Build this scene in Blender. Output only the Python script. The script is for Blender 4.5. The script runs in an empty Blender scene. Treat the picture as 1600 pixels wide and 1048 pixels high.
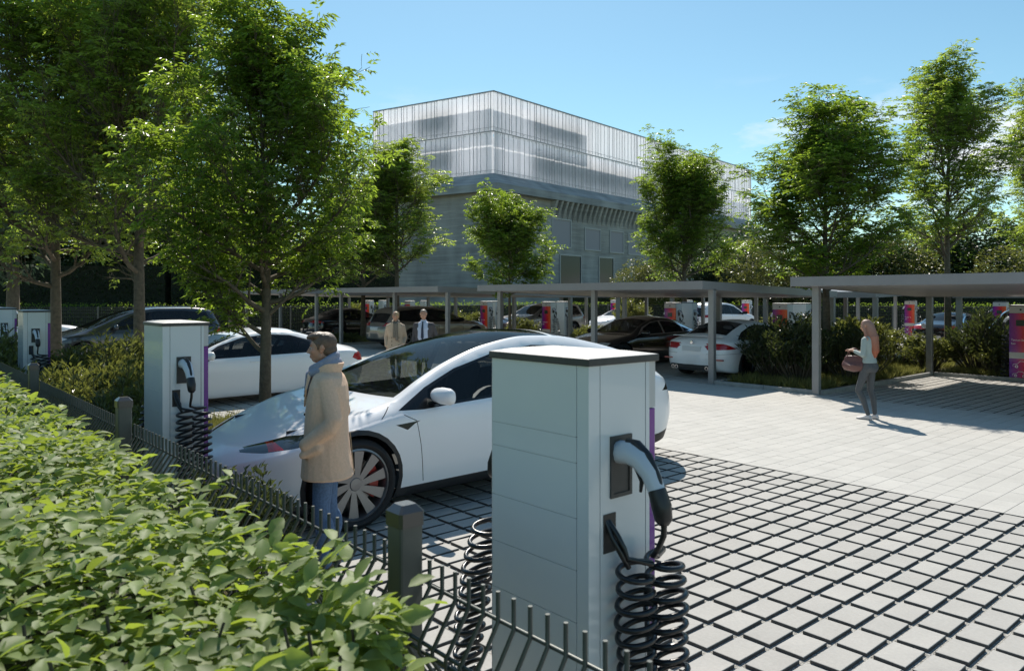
import bpy, bmesh, math, random
import numpy as np
from mathutils import Vector, Matrix
R = math.radians
SC = bpy.context.scene
COL = SC.collection
# ---------------------------------------------------------------- camera
cam_d = bpy.data.cameras.new("camera")
cam_d.sensor_width = 36.0
cam_d.lens = 26.48
cam_d.shift_y = -0.0375
cam_d.clip_start = 0.05
cam_d.clip_end = 3000
cam_d.dof.use_dof = True
cam_d.dof.focus_distance = 7.5
cam_d.dof.aperture_fstop = 7.1
cam = bpy.data.objects.new("camera", cam_d)
COL.objects.link(cam)
cam.location = (0, 0, 1.92)
cam.rotation_euler = (R(90), 0, R(49.06))
SC.camera = cam
# ---------------------------------------------------------------- light
SUN_DIR = Vector((-.80, .60, 0)).normalized() * math.cos(R(48)) + Vector((0, 0, math.sin(R(48))))
sun_d = bpy.data.lights.new("sun", 'SUN')
sun_d.energy = 4.8
sun_d.angle = R(.5)
sun_d.color = (1.0, .93, .83)
sun = bpy.data.objects.new("sun", sun_d)
COL.objects.link(sun)
sun.rotation_euler = SUN_DIR.to_track_quat('Z', 'Y').to_euler()
world = bpy.data.worlds.new("World")
SC.world = world
world.use_nodes = True
wn, wl = world.node_tree.nodes, world.node_tree.links
wn.clear()
sky = wn.new('ShaderNodeTexSky')
sky.sky_type = 'NISHITA'
sky.sun_disc = False
sky.sun_elevation = R(48)
sky.sun_rotation = math.atan2(SUN_DIR.x, SUN_DIR.y)
sky.altitude = 200
sky.air_density = 1.1
sky.dust_density = 0.3
sky.ozone_density = 1.0
bg = wn.new('ShaderNodeBackground')
bg.inputs['Strength'].default_value = 0.118
out = wn.new('ShaderNodeOutputWorld')
tc = wn.new('ShaderNodeTexCoord')
mp = wn.new('ShaderNodeMapping')
mp.inputs['Scale'].default_value = (1, 1, 3.2)
mp.inputs['Location'].default_value = (.35, .1, 0)
nz = wn.new('ShaderNodeTexNoise')
nz.inputs['Scale'].default_value = 4.2
nz.inputs['Detail'].default_value = 9
nz.inputs['Roughness'].default_value = .58
rp = wn.new('ShaderNodeValToRGB')
rp.color_ramp.elements[0].position = .53
rp.color_ramp.elements[1].position = .72
sx = wn.new('ShaderNodeSeparateXYZ')
band = wn.new('ShaderNodeValToRGB')          # clouds lie low over the horizon
band.color_ramp.elements[0].position = .20
band.color_ramp.elements[0].color = (1, 1, 1, 1)
band.color_ramp.elements[1].position = .27
band.color_ramp.elements[1].color = (0, 0, 0, 1)
mul = wn.new('ShaderNodeMath'); mul.operation = 'MULTIPLY'
mix = wn.new('ShaderNodeMix'); mix.data_type = 'RGBA'
wl.new(tc.outputs['Generated'], mp.inputs['Vector'])
wl.new(mp.outputs[0], nz.inputs['Vector'])
wl.new(nz.outputs['Fac'], rp.inputs[0])
wl.new(tc.outputs['Generated'], sx.inputs[0])
wl.new(sx.outputs['Z'], band.inputs[0])
wl.new(rp.outputs[0], mul.inputs[0]); wl.new(band.outputs[0], mul.inputs[1])
wl.new(mul.outputs[0], mix.inputs[0])
tint = wn.new('ShaderNodeVectorMath'); tint.operation = 'MULTIPLY'
tint.inputs[1].default_value = (.72, .94, .91)      # clear summer air, slightly teal
wl.new(sky.outputs[0], tint.inputs[0])
wl.new(tint.outputs[0], mix.inputs[6])
mix.inputs[7].default_value = (7.5, 7.8, 8.2, 1)
wl.new(mix.outputs[2], bg.inputs['Color'])
wl.new(bg.outputs[0], out.inputs['Surface'])
SC.view_settings.view_transform = 'Standard'
SC.view_settings.look = 'None'
SC.view_settings.exposure = 0.22
SC.view_settings.gamma = 1.0
SC.cycles.max_bounces = 8
SC.cycles.transparent_max_bounces = 16
SC.cycles.use_denoising = True

# ---------------------------------------------------------------- helpers
MATS = {}
def mat(name, color=(.5, .5, .5), rough=.5, metal=0., coat=0., noise=None, bump=None, spec=.5, coords='Object'):
    """noise=(scale, amount): brightness variation.  bump=(scale, distance)"""
    if name in MATS: return MATS[name]
    m = bpy.data.materials.new(name); m.use_nodes = True
    n, l = m.node_tree.nodes, m.node_tree.links
    b = n['Principled BSDF']
    b.inputs['Base Color'].default_value = (*color, 1)
    b.inputs['Roughness'].default_value = rough
    b.inputs['Metallic'].default_value = metal
    b.inputs['Specular IOR Level'].default_value = spec
    if coat:
        b.inputs['Coat Weight'].default_value = coat
        b.inputs['Coat Roughness'].default_value = .03
    if noise or bump:
        t = n.new('ShaderNodeTexCoord')
    if noise:
        x = n.new('ShaderNodeTexNoise'); x.inputs['Scale'].default_value = noise[0]
        x.inputs['Detail'].default_value = 6; x.inputs['Roughness'].default_value = .6
        l.new(t.outputs[coords], x.inputs['Vector'])
        mr = n.new('ShaderNodeMapRange')
        mr.inputs[1].default_value = .3; mr.inputs[2].default_value = .7
        mr.inputs[3].default_value = 1 - noise[1]; mr.inputs[4].default_value = 1 + noise[1]
        l.new(x.outputs['Fac'], mr.inputs[0])
        mm = n.new('ShaderNodeVectorMath'); mm.operation = 'SCALE'
        mm.inputs[0].default_value = color
        l.new(mr.outputs[0], mm.inputs['Scale'])
        l.new(mm.outputs[0], b.inputs['Base Color'])
    if bump:
        x = n.new('ShaderNodeTexNoise'); x.inputs['Scale'].default_value = bump[0]
        x.inputs['Detail'].default_value = 5
        l.new(t.outputs[coords], x.inputs['Vector'])
        bp = n.new('ShaderNodeBump'); bp.inputs['Distance'].default_value = bump[1]
        bp.inputs['Strength'].default_value = 1
        l.new(x.outputs['Fac'], bp.inputs['Height'])
        l.new(bp.outputs[0], b.inputs['Normal'])
    MATS[name] = m
    return m

def tag(o, label=None, cat=None, group=None, kind=None):
    if label: o['label'] = label
    if cat: o['category'] = cat
    if group: o['group'] = group
    if kind: o['kind'] = kind
    return o

def empty(name, loc=(0, 0, 0), rz=0, scale=1):
    o = bpy.data.objects.new(name, None)
    o.empty_display_size = .2
    o.location = loc; o.rotation_euler = (0, 0, rz); o.scale = (scale,) * 3
    COL.objects.link(o)
    return o

class MB:
    """collects vertices and faces, builds one mesh object"""
    def __init__(s): s.v = []; s.f = []; s.m = []
    def add(s, vs, fs, mi=0):
        b = len(s.v); s.v.extend([tuple(p) for p in vs])
        s.f.extend([tuple(i + b for i in f) for f in fs]); s.m.extend([mi] * len(fs))
    def box(s, x0, x1, y0, y1, z0, z1, mi=0, M=None):
        vs = [(x0, y0, z0), (x1, y0, z0), (x1, y1, z0), (x0, y1, z0), (x0, y0, z1), (x1, y0, z1), (x1, y1, z1), (x0, y1, z1)]
        if M is not None: vs = [M @ Vector(p) for p in vs]
        s.add(vs, [(0, 3, 2, 1), (4, 5, 6, 7), (0, 1, 5, 4), (1, 2, 6, 5), (2, 3, 7, 6), (3, 0, 4, 7)], mi)
    def cbox(s, x0, x1, y0, y1, z0, z1, c=.005, mi=0, M=None):
        """box with chamfered edges"""
        bm = bmesh.new()
        bmesh.ops.create_cube(bm, size=1)
        for v in bm.verts:
            v.co = Vector(((x0 + x1) / 2 + v.co.x * (x1 - x0), (y0 + y1) / 2 + v.co.y * (y1 - y0), (z0 + z1) / 2 + v.co.z * (z1 - z0)))
        bmesh.ops.bevel(bm, geom=bm.edges[:] + bm.verts[:], offset=c, segments=2, profile=.5, affect='EDGES')
        bm.verts.index_update()
        vs = [v.co.copy() for v in bm.verts]
        if M is not None: vs = [M @ p for p in vs]
        s.add(vs, [[v.index for v in f.verts] for f in bm.faces], mi); bm.free()
    def tube(s, pts, rad, n=8, mi=0, cap=True, closed=False):
        P = [Vector(p) for p in pts]; k = len(P)
        rad = rad if hasattr(rad, '__len__') else [rad] * k
        base = len(s.v); up = None
        for i, p in enumerate(P):
            if closed: t = (P[(i + 1) % k] - P[i - 1])
            else: t = (P[min(i + 1, k - 1)] - P[max(i - 1, 0)])
            t.normalize()
            if up is None:
                up = Vector((0, 0, 1)) if abs(t.z) < .9 else Vector((1, 0, 0))
            u = up - t * up.dot(t); u.normalize(); w = t.cross(u); up = u
            for j in range(n):
                a = 2 * math.pi * j / n
                s.v.append(tuple(p + (u * math.cos(a) + w * math.sin(a)) * rad[i]))
        kk = k if closed else k - 1
        for i in range(kk):
            i2 = (i + 1) % k
            for j in range(n):
                j2 = (j + 1) % n
                s.f.append((base + i * n + j, base + i * n + j2, base + i2 * n + j2, base + i2 * n + j)); s.m.append(mi)
        if cap and not closed:
            s.f.append(tuple(base + j for j in range(n))[::-1]); s.m.append(mi)
            s.f.append(tuple(base + (k - 1) * n + j for j in range(n))); s.m.append(mi)
    def lathe(s, prof, axis='x', n=32, c=(0, 0, 0), mi=0, closed=False):
        """prof: [(radius, along)]"""
        base = len(s.v); k = len(prof); c = Vector(c)
        for r, a in prof:
            for j in range(n):
                t = 2 * math.pi * j / n
                if axis == 'x': p = (a, r * math.cos(t), r * math.sin(t))
                elif axis == 'y': p = (r * math.sin(t), a, r * math.cos(t))
                else: p = (r * math.cos(t), r * math.sin(t), a)
                s.v.append(tuple(c + Vector(p)))
        for i in range(k if closed else k - 1):
            i2 = (i + 1) % k
            for j in range(n):
                j2 = (j + 1) % n
                s.f.append((base + i * n + j, base + i * n + j2, base + i2 * n + j2, base + i2 * n + j)); s.m.append(mi)
    def loft(s, rings, mi=0, cap=True):
        base = len(s.v); n = len(rings[0]); k = len(rings)
        for r in rings: s.v.extend([tuple(p) for p in r])
        for i in range(k - 1):
            for j in range(n):
                j2 = (j + 1) % n
                s.f.append((base + i * n + j, base + i * n + j2, base + (i + 1) * n + j2, base + (i + 1) * n + j)); s.m.append(mi)
        if cap:
            s.f.append(tuple(base + j for j in range(n))[::-1]); s.m.append(mi)
            s.f.append(tuple(base + (k - 1) * n + j for j in range(n))); s.m.append(mi)
    def mesh(s, name, mats, smooth=None):
        me = bpy.data.meshes.new(name)
        me.from_pydata(s.v, [], s.f)
        for m in (mats if isinstance(mats, (list, tuple)) else [mats]): me.materials.append(m)
        if len(me.materials) > 1: me.polygons.foreach_set('material_index', s.m)
        if smooth is not None:
            me.polygons.foreach_set('use_smooth', [True] * len(me.polygons))
            me.set_sharp_from_angle(angle=R(smooth))
        me.update()
        return me
    def build(s, name, mats, parent=None, smooth=None, loc=None):
        o = bpy.data.objects.new(name, s.mesh(name, mats, smooth))
        COL.objects.link(o)
        if parent: o.parent = parent
        if loc: o.location = loc
        return o

def copy_tree(o, parent=None):
    c = o.copy(); COL.objects.link(c); c.parent = parent
    for ch in list(o.children): copy_tree(ch, c)
    return c

def np_mesh(name, V, F, mats, mi=None, smooth=False):
    """V (n,3) float, F (m,k) int with constant k"""
    me = bpy.data.meshes.new(name)
    V = np.asarray(V, np.float32); F = np.asarray(F, np.int32)
    m, k = F.shape
    me.vertices.add(len(V)); me.vertices.foreach_set('co', V.ravel())
    me.loops.add(m * k); me.loops.foreach_set('vertex_index', F.ravel())
    me.polygons.add(m); me.polygons.foreach_set('loop_start', np.arange(0, m * k, k, dtype=np.int32))
    if mi is not None: me.polygons.foreach_set('material_index', np.asarray(mi, np.int32))
    for x in (mats if isinstance(mats, (list, tuple)) else [mats]): me.materials.append(x)
    me.update(calc_edges=True)
    me.polygons.foreach_set('use_smooth', [bool(smooth)] * m)
    return me

def link(name, me, parent=None, loc=(0, 0, 0), rz=0, scale=1):
    o = bpy.data.objects.new(name, me); COL.objects.link(o)
    o.parent = parent; o.location = loc; o.rotation_euler = (0, 0, rz)
    o.scale = (scale,) * 3 if not hasattr(scale, '__len__') else scale
    return o

def nmat(name):
    m = bpy.data.materials.new(name); m.use_nodes = True
    MATS[name] = m
    return m, m.node_tree.nodes, m.node_tree.links
# ================================================================ GROUND
def soil_mat():
    m, n, l = nmat('soil')
    b = n['Principled BSDF']; b.inputs['Roughness'].default_value = .95
    t = n.new('ShaderNodeTexCoord')
    a = n.new('ShaderNodeTexNoise'); a.inputs['Scale'].default_value = 1.3; a.inputs['Detail'].default_value = 10; a.inputs['Roughness'].default_value = .7
    c = n.new('ShaderNodeTexNoise'); c.inputs['Scale'].default_value = 30; c.inputs['Detail'].default_value = 6
    r = n.new('ShaderNodeValToRGB')
    r.color_ramp.elements[0].position = .35; r.color_ramp.elements[0].color = (.06, .07, .022, 1)
    r.color_ramp.elements[1].position = .68; r.color_ramp.elements[1].color = (.25, .205, .10, 1)
    e = r.color_ramp.elements.new(.5); e.color = (.12, .11, .045, 1)
    mx = n.new('ShaderNodeMath'); mx.operation = 'MULTIPLY_ADD'; mx.inputs[1].default_value = .4
    l.new(t.outputs['Object'], a.inputs['Vector']); l.new(t.outputs['Object'], c.inputs['Vector'])
    l.new(c.outputs['Fac'], mx.inputs[0]); l.new(a.outputs['Fac'], mx.inputs[2])
    sb = n.new('ShaderNodeMath'); sb.operation = 'SUBTRACT'; sb.inputs[1].default_value = .2
    l.new(mx.outputs[0], sb.inputs[0]); l.new(sb.outputs[0], r.inputs[0])
    l.new(r.outputs[0], b.inputs['Base Color'])
    bp = n.new('ShaderNodeBump'); bp.inputs['Distance'].default_value = .03
    l.new(c.outputs['Fac'], bp.inputs['Height']); l.new(bp.outputs[0], b.inputs['Normal'])
    return m
def gravel_mat():
    m, n, l = nmat('gravel')
    b = n['Principled BSDF']; b.inputs['Roughness'].default_value = .9
    t = n.new('ShaderNodeTexCoord')
    v = n.new('ShaderNodeTexVoronoi'); v.inputs['Scale'].default_value = 130
    r = n.new('ShaderNodeValToRGB')
    r.color_ramp.elements[0].color = (.12, .115, .10, 1); r.color_ramp.elements[1].color = (.62, .60, .55, 1)
    l.new(t.outputs['Object'], v.inputs['Vector']); l.new(v.outputs['Color'], r.inputs[0])
    l.new(r.outputs[0], b.inputs['Base Color'])
    bp = n.new('ShaderNodeBump'); bp.inputs['Distance'].default_value = .006
    l.new(v.outputs['Distance'], bp.inputs['Height']); l.new(bp.outputs[0], b.inputs['Normal'])
    return m
def concrete_tile_mat(name, base, var=.10):
    """concrete whose tone differs from stone to stone (random per mesh island) with fine speckle and stains"""
    m, n, l = nmat(name)
    b = n['Principled BSDF']; b.inputs['Roughness'].default_value = .85
    t = n.new('ShaderNodeTexCoord'); g = n.new('ShaderNodeNewGeometry')
    a = n.new('ShaderNodeTexNoise'); a.inputs['Scale'].default_value = 3.1; a.inputs['Detail'].default_value = 9; a.inputs['Roughness'].default_value = .65
    c = n.new('ShaderNodeTexNoise'); c.inputs['Scale'].default_value = 45; c.inputs['Detail'].default_value = 8; c.inputs['Roughness'].default_value = .7
    d = n.new('ShaderNodeTexNoise'); d.inputs['Scale'].default_value = .5; d.inputs['Detail'].default_value = 4
    for x in (a, c, d): l.new(t.outputs['Object'], x.inputs['Vector'])
    def ma(op, p, q):
        k = n.new('ShaderNodeMath'); k.operation = op
        for i, z in enumerate((p, q)):
            if isinstance(z, (int, float)): k.inputs[i].default_value = z
            else: l.new(z, k.inputs[i])
        return k.outputs[0]
    s = ma('ADD', ma('MULTIPLY', a.outputs['Fac'], .26), ma('MULTIPLY', c.outputs['Fac'], .36))
    s = ma('ADD', s, ma('MULTIPLY', g.outputs['Random Per Island'], var))
    s = ma('ADD', s, ma('MULTIPLY', d.outputs['Fac'], .22))
    s = ma('ADD', s, 1 - .42 - var / 2)
    mm = n.new('ShaderNodeVectorMath'); mm.operation = 'SCALE'; mm.inputs[0].default_value = base
    l.new(s, mm.inputs['Scale']); l.new(mm.outputs[0], b.inputs['Base Color'])
    bp = n.new('ShaderNodeBump'); bp.inputs['Distance'].default_value = .0015
    l.new(c.outputs['Fac'], bp.inputs['Height']); l.new(bp.outputs[0], b.inputs['Normal'])
    return m
M_soil = soil_mat(); M_gravel = gravel_mat()
M_paver = concrete_tile_mat('paver_concrete', (.42, .405, .375), .11)
M_slab = concrete_tile_mat('lane_slab', (.50, .485, .45), .08)
M_side = mat('stone_side_shaded', (.10, .098, .09), .9, noise=(20, .3))  # shade of the open joints, put into the colour of the block sides
M_kerb = mat('kerb_concrete', (.30, .30, .29), .85, noise=(7, .2), bump=(60, .003))

g = MB()
g.add([(-600, -300, 0), (600, -300, 0), (600, 900, 0), (-600, 900, 0)], [(0, 1, 2, 3)])
o = g.build('ground', M_soil, loc=(0, 0, -.06)); tag(o, kind='structure')

def stones(name, x0, x1, y0, y1, px, py, gap, h, m, z=0., jit=.0012, stagger=False, seed=1, ch=.0022, gy=None):
    gy = gap if gy is None else gy
    """a field of real paving stones with open joints, as one sheet of stones"""
    rng = np.random.default_rng(seed)
    cells = []
    nx = int(round((x1 - x0) / px)); 
    for i in range(nx):
        xa = x0 + i * px + gap / 2; xb = x0 + (i + 1) * px - gap / 2
        if stagger:
            y = y0 - rng.random() * py
            while y < y1:
                L = py * rng.choice([.67, 1., 1.33])
                ya, yb = max(y, y0) + gap / 2, min(y + L, y1) - gap / 2
                if yb - ya > .03: cells.append((xa, xb, ya, yb))
                y += L
        else:
            for j in range(int(round((y1 - y0) / py))):
                cells.append((xa, xb, y0 + j * py + gy / 2, y0 + (j + 1) * py - gy / 2))
    C = np.array(cells); n = len(C)
    dz = rng.normal(0, jit, (n, 4))
    X0, X1, Y0, Y1 = C.T
    V = np.zeros((n, 12, 3), np.float32)
    c = ch
    def ring(k, a, zz):
        V[:, k + 0] = np.stack([X0 + a, Y0 + a, zz[:, 0]], 1); V[:, k + 1] = np.stack([X1 - a, Y0 + a, zz[:, 1]], 1)
        V[:, k + 2] = np.stack([X1 - a, Y1 - a, zz[:, 2]], 1); V[:, k + 3] = np.stack([X0 + a, Y1 - a, zz[:, 3]], 1)
    ring(0, 0, np.full((n, 4), z - h)); ring(4, 0, z - c + dz); ring(8, c, z + dz)
    F = [(8, 9, 10, 11)]
    for a in (0, 4):
        for k in range(4): F.append((a + k, a + (k + 1) % 4, a + 4 + (k + 1) % 4, a + 4 + k))
    F = (np.array(F)[None] + np.arange(n)[:, None, None] * 12).reshape(-1, 4)
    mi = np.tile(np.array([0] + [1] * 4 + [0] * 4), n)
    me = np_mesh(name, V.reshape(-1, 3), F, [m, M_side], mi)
    o = link(name, me); tag(o, kind='structure'); return o

def sheet(name, x0, x1, y0, y1, z, m):
    s = MB(); s.add([(x0, y0, z), (x1, y0, z), (x1, y1, z), (x0, y1, z)], [(0, 1, 2, 3)])
    o = s.build(name, m); tag(o, kind='structure'); return o
Y_LANE0, Y_LANE1 = 7.69, 14.18
sheet('gravel_bed', -45, 14, .2, 46, -.021, M_gravel)
# front bays (open jointed stones 20 x 30 cm), seen from close by
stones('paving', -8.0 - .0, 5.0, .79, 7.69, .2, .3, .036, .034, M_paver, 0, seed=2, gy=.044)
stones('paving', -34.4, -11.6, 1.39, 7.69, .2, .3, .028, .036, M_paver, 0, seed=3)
# driving lane: tight slabs
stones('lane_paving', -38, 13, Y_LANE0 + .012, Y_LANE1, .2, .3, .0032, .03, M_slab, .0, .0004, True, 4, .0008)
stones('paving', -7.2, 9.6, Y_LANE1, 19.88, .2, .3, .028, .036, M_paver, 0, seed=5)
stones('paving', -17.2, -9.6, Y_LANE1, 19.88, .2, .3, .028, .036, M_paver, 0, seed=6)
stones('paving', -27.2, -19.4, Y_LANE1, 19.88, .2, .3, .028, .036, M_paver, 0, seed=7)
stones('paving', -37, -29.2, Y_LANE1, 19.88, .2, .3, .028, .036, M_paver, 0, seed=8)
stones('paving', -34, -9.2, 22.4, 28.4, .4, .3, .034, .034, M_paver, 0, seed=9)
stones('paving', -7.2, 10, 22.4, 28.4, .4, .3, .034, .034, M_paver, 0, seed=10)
sheet('lane_far', -34, 25, 28.4, 37.6, -.004, M_slab)
sheet('lane_entry', -42, -37.0, 1.0, 22, -.004, M_slab)
sheet('lane_edge', 5.0, 13, .8, Y_LANE0, -.004, M_slab)
# planting beds with kerbs
BEDS = [(-11.6, -8.0, .79, 7.5), (-34.4, -11.6, .2, 1.39), (-9.6, -7.2, 14.2, 28.4), (-19.4, -17.2, 14.2, 28.4), (-29.2, -27.2, 14.2, 28.4),
        (-7.2, 10, 19.88, 22.4), (-17.2, -9.6, 19.88, 22.4), (-27.2, -19.4, 19.88, 22.4), (-8.0, -4.2, .79, 2.05), (-38, -29.2, 19.88, 24)]
for i, (x0, x1, y0, y1) in enumerate(BEDS):
    sheet('planting_bed', x0, x1, y0, y1, .035 + .0011 * i, M_soil)
def kerb(x0, y0, x1, y1, n=None):
    """a row of kerb stones, 8 cm wide, 9 cm proud"""
    a = Vector((x0, y0, 0)); b = Vector((x1, y1, 0)); d = b - a; L = d.length
    n = max(1, round(L / 1.0)); M = Matrix.Translation(a) @ Matrix.Rotation(math.atan2(d.y, d.x), 4, 'Z')
    s = MB()
    for k in range(n): s.cbox(k * L / n + .003, (k + 1) * L / n - .003, -.04, .04, -.05, .085, .006, 0, M)
    o = s.build('kerb', M_kerb); tag(o, kind='structure')
kerb(-9.6, 14.24, -7.2, 14.24); kerb(-7.2, 14.28, -7.2, 19.86); kerb(-9.6, 14.3, -9.6, 19.8)
kerb(-7.16, 19.92, 9.6, 19.92); kerb(-17.2, 19.92, -9.6, 19.92); kerb(-27.2, 19.92, -19.4, 19.92)
kerb(-19.4, 14.24, -17.2, 14.24); kerb(-17.2, 14.3, -17.2, 19.8); kerb(-19.4, 14.3, -19.4, 19.8)
kerb(-29.2, 14.24, -27.2, 14.24); kerb(-27.2, 14.3, -27.2, 19.8)
kerb(-11.6, 7.5, -8.0, 7.5); kerb(-11.6, 1.43, -11.6, 7.46); kerb(-8.0, 1.9, -8.0, 7.46)
kerb(-34.4, 1.39, -11.64, 1.39); kerb(-7.96, 2.05, -4.2, 2.05); kerb(-4.2, .85, -4.2, 2.01)
kerb(-7.2, 22.36, 10, 22.36); kerb(-7.2, 22.4, -7.2, 28.4); kerb(-9.2, 28.4, -7.2, 28.4)
kerb(-34, 37.9, 25, 37.9)
# ================================================================ CANOPIES
M_alu = mat('painted_steel_grey', (.27, .265, .275), .42, .25, noise=(3, .05))
M_soffit = mat('canopy_soffit', (.42, .40, .39), .45, .1, noise=(.6, .06))
M_post = mat('post_steel', (.27, .27, .275), .4, .4, noise=(4, .06))
def canopy(x0, x1, y0, y1, zf, zb, posts, label, fade=0):
    """mono-pitch flat roof: front edge at y0 (height zf), back edge at y1 (height zb)"""
    root = empty('carport_canopy', ((x0 + x1) / 2, y0, 0))
    tag(root, label, 'canopy', 'flat grey canopies over the parking bays')
    cx = (x0 + x1) / 2; T = .18
    def P(x, y, dz): return (x - cx, y - y0, zf + (zb - zf) * (y - y0) / (y1 - y0) - dz)
    s = MB()
    # fascia ring (outer 3 cm), deck on top, soffit recessed 1 cm
    for (a, b, c, d) in ((x0, x1, y0, y0 + .03), (x0, x1, y1 - .03, y1), (x0, x0 + .03, y0 + .031, y1 - .031), (x1 - .03, x1, y0 + .031, y1 - .031)):
        vs = [P(a, c, T), P(b, c, T), P(b, d, T), P(a, d, T), P(a, c, 0), P(b, c, 0), P(b, d, 0), P(a, d, 0)]
        s.add(vs, [(0, 3, 2, 1), (4, 5, 6, 7), (0, 1, 5, 4), (1, 2, 6, 5), (2, 3, 7, 6), (3, 0, 4, 7)])
    s.build('fascia', M_alu, root)
    s = MB(); a, b, c, d = x0 + .031, x1 - .031, y0 + .031, y1 - .031
    vs = [P(a, c, .05), P(b, c, .05), P(b, d, .05), P(a, d, .05), P(a, c, .02), P(b, c, .02), P(b, d, .02), P(a, d, .02)]
    s.add(vs, [(0, 3, 2, 1), (4, 5, 6, 7), (0, 1, 5, 4), (1, 2, 6, 5), (2, 3, 7, 6), (3, 0, 4, 7)])
    s.build('roof_deck', M_alu, root)
    s = MB(); n = max(1, round((x1 - x0) / 1.2)); w = (b - a) / n
    for k in range(n):
        e0, e1 = a + k * w + .004, a + (k + 1) * w - .004
        vs = [P(e0, c, T - .012), P(e1, c, T - .012), P(e1, d, T - .012), P(e0, d, T - .012), P(e0, c, T - .03), P(e1, c, T - .03), P(e1, d, T - .03), P(e0, d, T - .03)]
        s.add(vs, [(0, 3, 2, 1), (4, 5, 6, 7), (0, 1, 5, 4), (1, 2, 6, 5), (2, 3, 7, 6), (3, 0, 4, 7)])
    s.build('soffit', M_soffit, root)
    for (px, py) in posts:
        s = MB(); x, y = px - cx, py - y0
        top = P(px, py, T - .03)[2]
        s.cbox(x - .07, x + .07, y - .055, y + .055, 0, top, .008)
        s.cbox(x - .11, x + .11, y - .095, y + .095, -.01, .012, .003)
        s.build('post', M_post, root)
    return root
YF, YB = 13.78, 19.95
def fpx(xs, y=14.24): return [(x, y) for x in xs]
canopy(-17.45, -9.6, YF, YB, 2.27, 2.08, fpx([-16.95, -13.2, -9.67]) + fpx([-16.95, -13.2, -9.67], 19.8), 'long grey canopy over the black saloon and the white coupe')
canopy(-7.57, 9.4, YF, YB, 2.31, 2.10, fpx([-7.27, 2.2, 9.2]) + fpx([-7.25, 9.2], 19.86), 'near grey canopy at the right, over the shaded bay behind the woman with the bag')
canopy(-27.1, -19.45, YF, YB, 2.26, 2.08, fpx([-26.6, -22.7, -19.55]) + fpx([-26.6, -22.7, -19.55], 19.8), 'grey canopy behind the couple, over the beige estate car')
canopy(-36.6, -28.4, YF, YB, 2.25, 2.08, fpx([-36.1, -32.2, -28.7]) + fpx([-36.1, -32.2, -28.7], 19.8), 'farthest left grey canopy, behind the tree beside the white saloon')
canopy(-17.45, -9.6, 22.3, 28.6, 2.08, 2.27, fpx([-16.95, -13.2, -9.67], 22.45) + fpx([-16.95, -13.2, -9.67], 28.1), 'grey canopy in the second row, behind the one over the white coupe')
canopy(-7.57, 9.4, 22.3, 28.6, 2.08, 2.27, fpx([-7.45, -3.3, 9.2], 22.45) + fpx([-7.3, 9.2], 28.1), 'grey canopy in the second row at the right edge, over the black off-roader')
canopy(-27.1, -19.45, 22.3, 28.6, 2.08, 2.27, fpx([-26.6, -22.7, -19.55], 22.45) + fpx([-26.6, -22.7, -19.55], 28.1), 'grey canopy in the second row over the silver off-roader')
canopy(-15.8, -8.4, 33.9, 38.6, 2.27, 2.15, fpx([-15.5, -8.7], 34.2) + fpx([-15.5, -8.7], 38.2), 'small far grey canopy by the boundary fence')

# ================================================================ CHARGERS
def panel_mat():
    """printed front panel: purple at one side running to red and orange at the other"""
    m, n, l = nmat('printed_panel')
    b = n['Principled BSDF']; b.inputs['Roughness'].default_value = .25
    b.inputs['Coat Weight'].default_value = .4
    t = n.new('ShaderNodeTexCoord'); s = n.new('ShaderNodeSeparateXYZ'); l.new(t.outputs['Object'], s.inputs[0])
    a = n.new('ShaderNodeMath'); a.operation = 'MULTIPLY_ADD'; a.inputs[1].default_value = 2.1; a.inputs[2].default_value = .58
    l.new(s.outputs['X'], a.inputs[0])
    c = n.new('ShaderNodeMath'); c.operation = 'MULTIPLY_ADD'; c.inputs[1].default_value = -.10
    l.new(s.outputs['Z'], c.inputs[0]); l.new(a.outputs[0], c.inputs[2])
    r = n.new('ShaderNodeValToRGB')
    r.color_ramp.elements[0].position = 0; r.color_ramp.elements[0].color = (.80, .13, .03, 1)
    r.color_ramp.elements[1].position = 1; r.color_ramp.elements[1].color = (.10, .015, .28, 1)
    e = r.color_ramp.elements.new(.35); e.color = (.70, .02, .03, 1)
    e = r.color_ramp.elements.new(.7); e.color = (.30, .015, .22, 1)
    l.new(c.outputs[0], r.inputs[0]); l.new(r.outputs[0], b.inputs['Base Color'])
    return m
M_body = mat('charger_white', (.68, .71, .72), .22, 0, .5, noise=(1.4, .03), spec=.5)
M_cap = mat('charger_cap', (.055, .053, .05), .5, noise=(20, .15))
M_captop = mat('charger_cap_top', (.62, .60, .56), .6, noise=(6, .06))
M_black = mat('black_plastic', (.018, .018, .02), .35, noise=(30, .2), bump=(300, .0004))
M_dark = mat('dark_recess', (.03, .028, .026), .5)
M_cable = mat('cable_rubber', (.012, .012, .014), .28, spec=.6)
M_plugwhite = mat('plug_grey', (.56, .60, .66), .3, 0, .2)
M_panel = panel_mat()
M_zone = mat('panel_grey', (.55, .54, .53), .35)
M_white = mat('white_print', (.80, .80, .80), .4)
M_seam = mat('seam_dark', (.04, .045, .05), .6)
CW, CD, CH = .46, .30, 1.745      # body width (along X), depth (along Y, + 2 cm front panel), height
def helix(cx, cy, z0, z1, r, turns, lean=(0, 0), n=18, squash=1., bulge=0.):
    P = []
    N = int(turns * n)
    for i in range(N + 1):
        t = i / N; a = 2 * math.pi * turns * t
        w = 1 + .08 * math.sin(t * 9) + .05 * math.sin(t * 31 + cx * 9)
        P.append((cx + bulge * math.sin(math.pi * t) + lean[0] * t + r * w * math.cos(a), cy + lean[1] * t + r * w * squash * math.sin(a), z0 + (z1 - z0) * t + .34 * r * (.655 * math.cos(a) + .755 * math.sin(a)) * min(1, 6 * t)))
    return P
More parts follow.
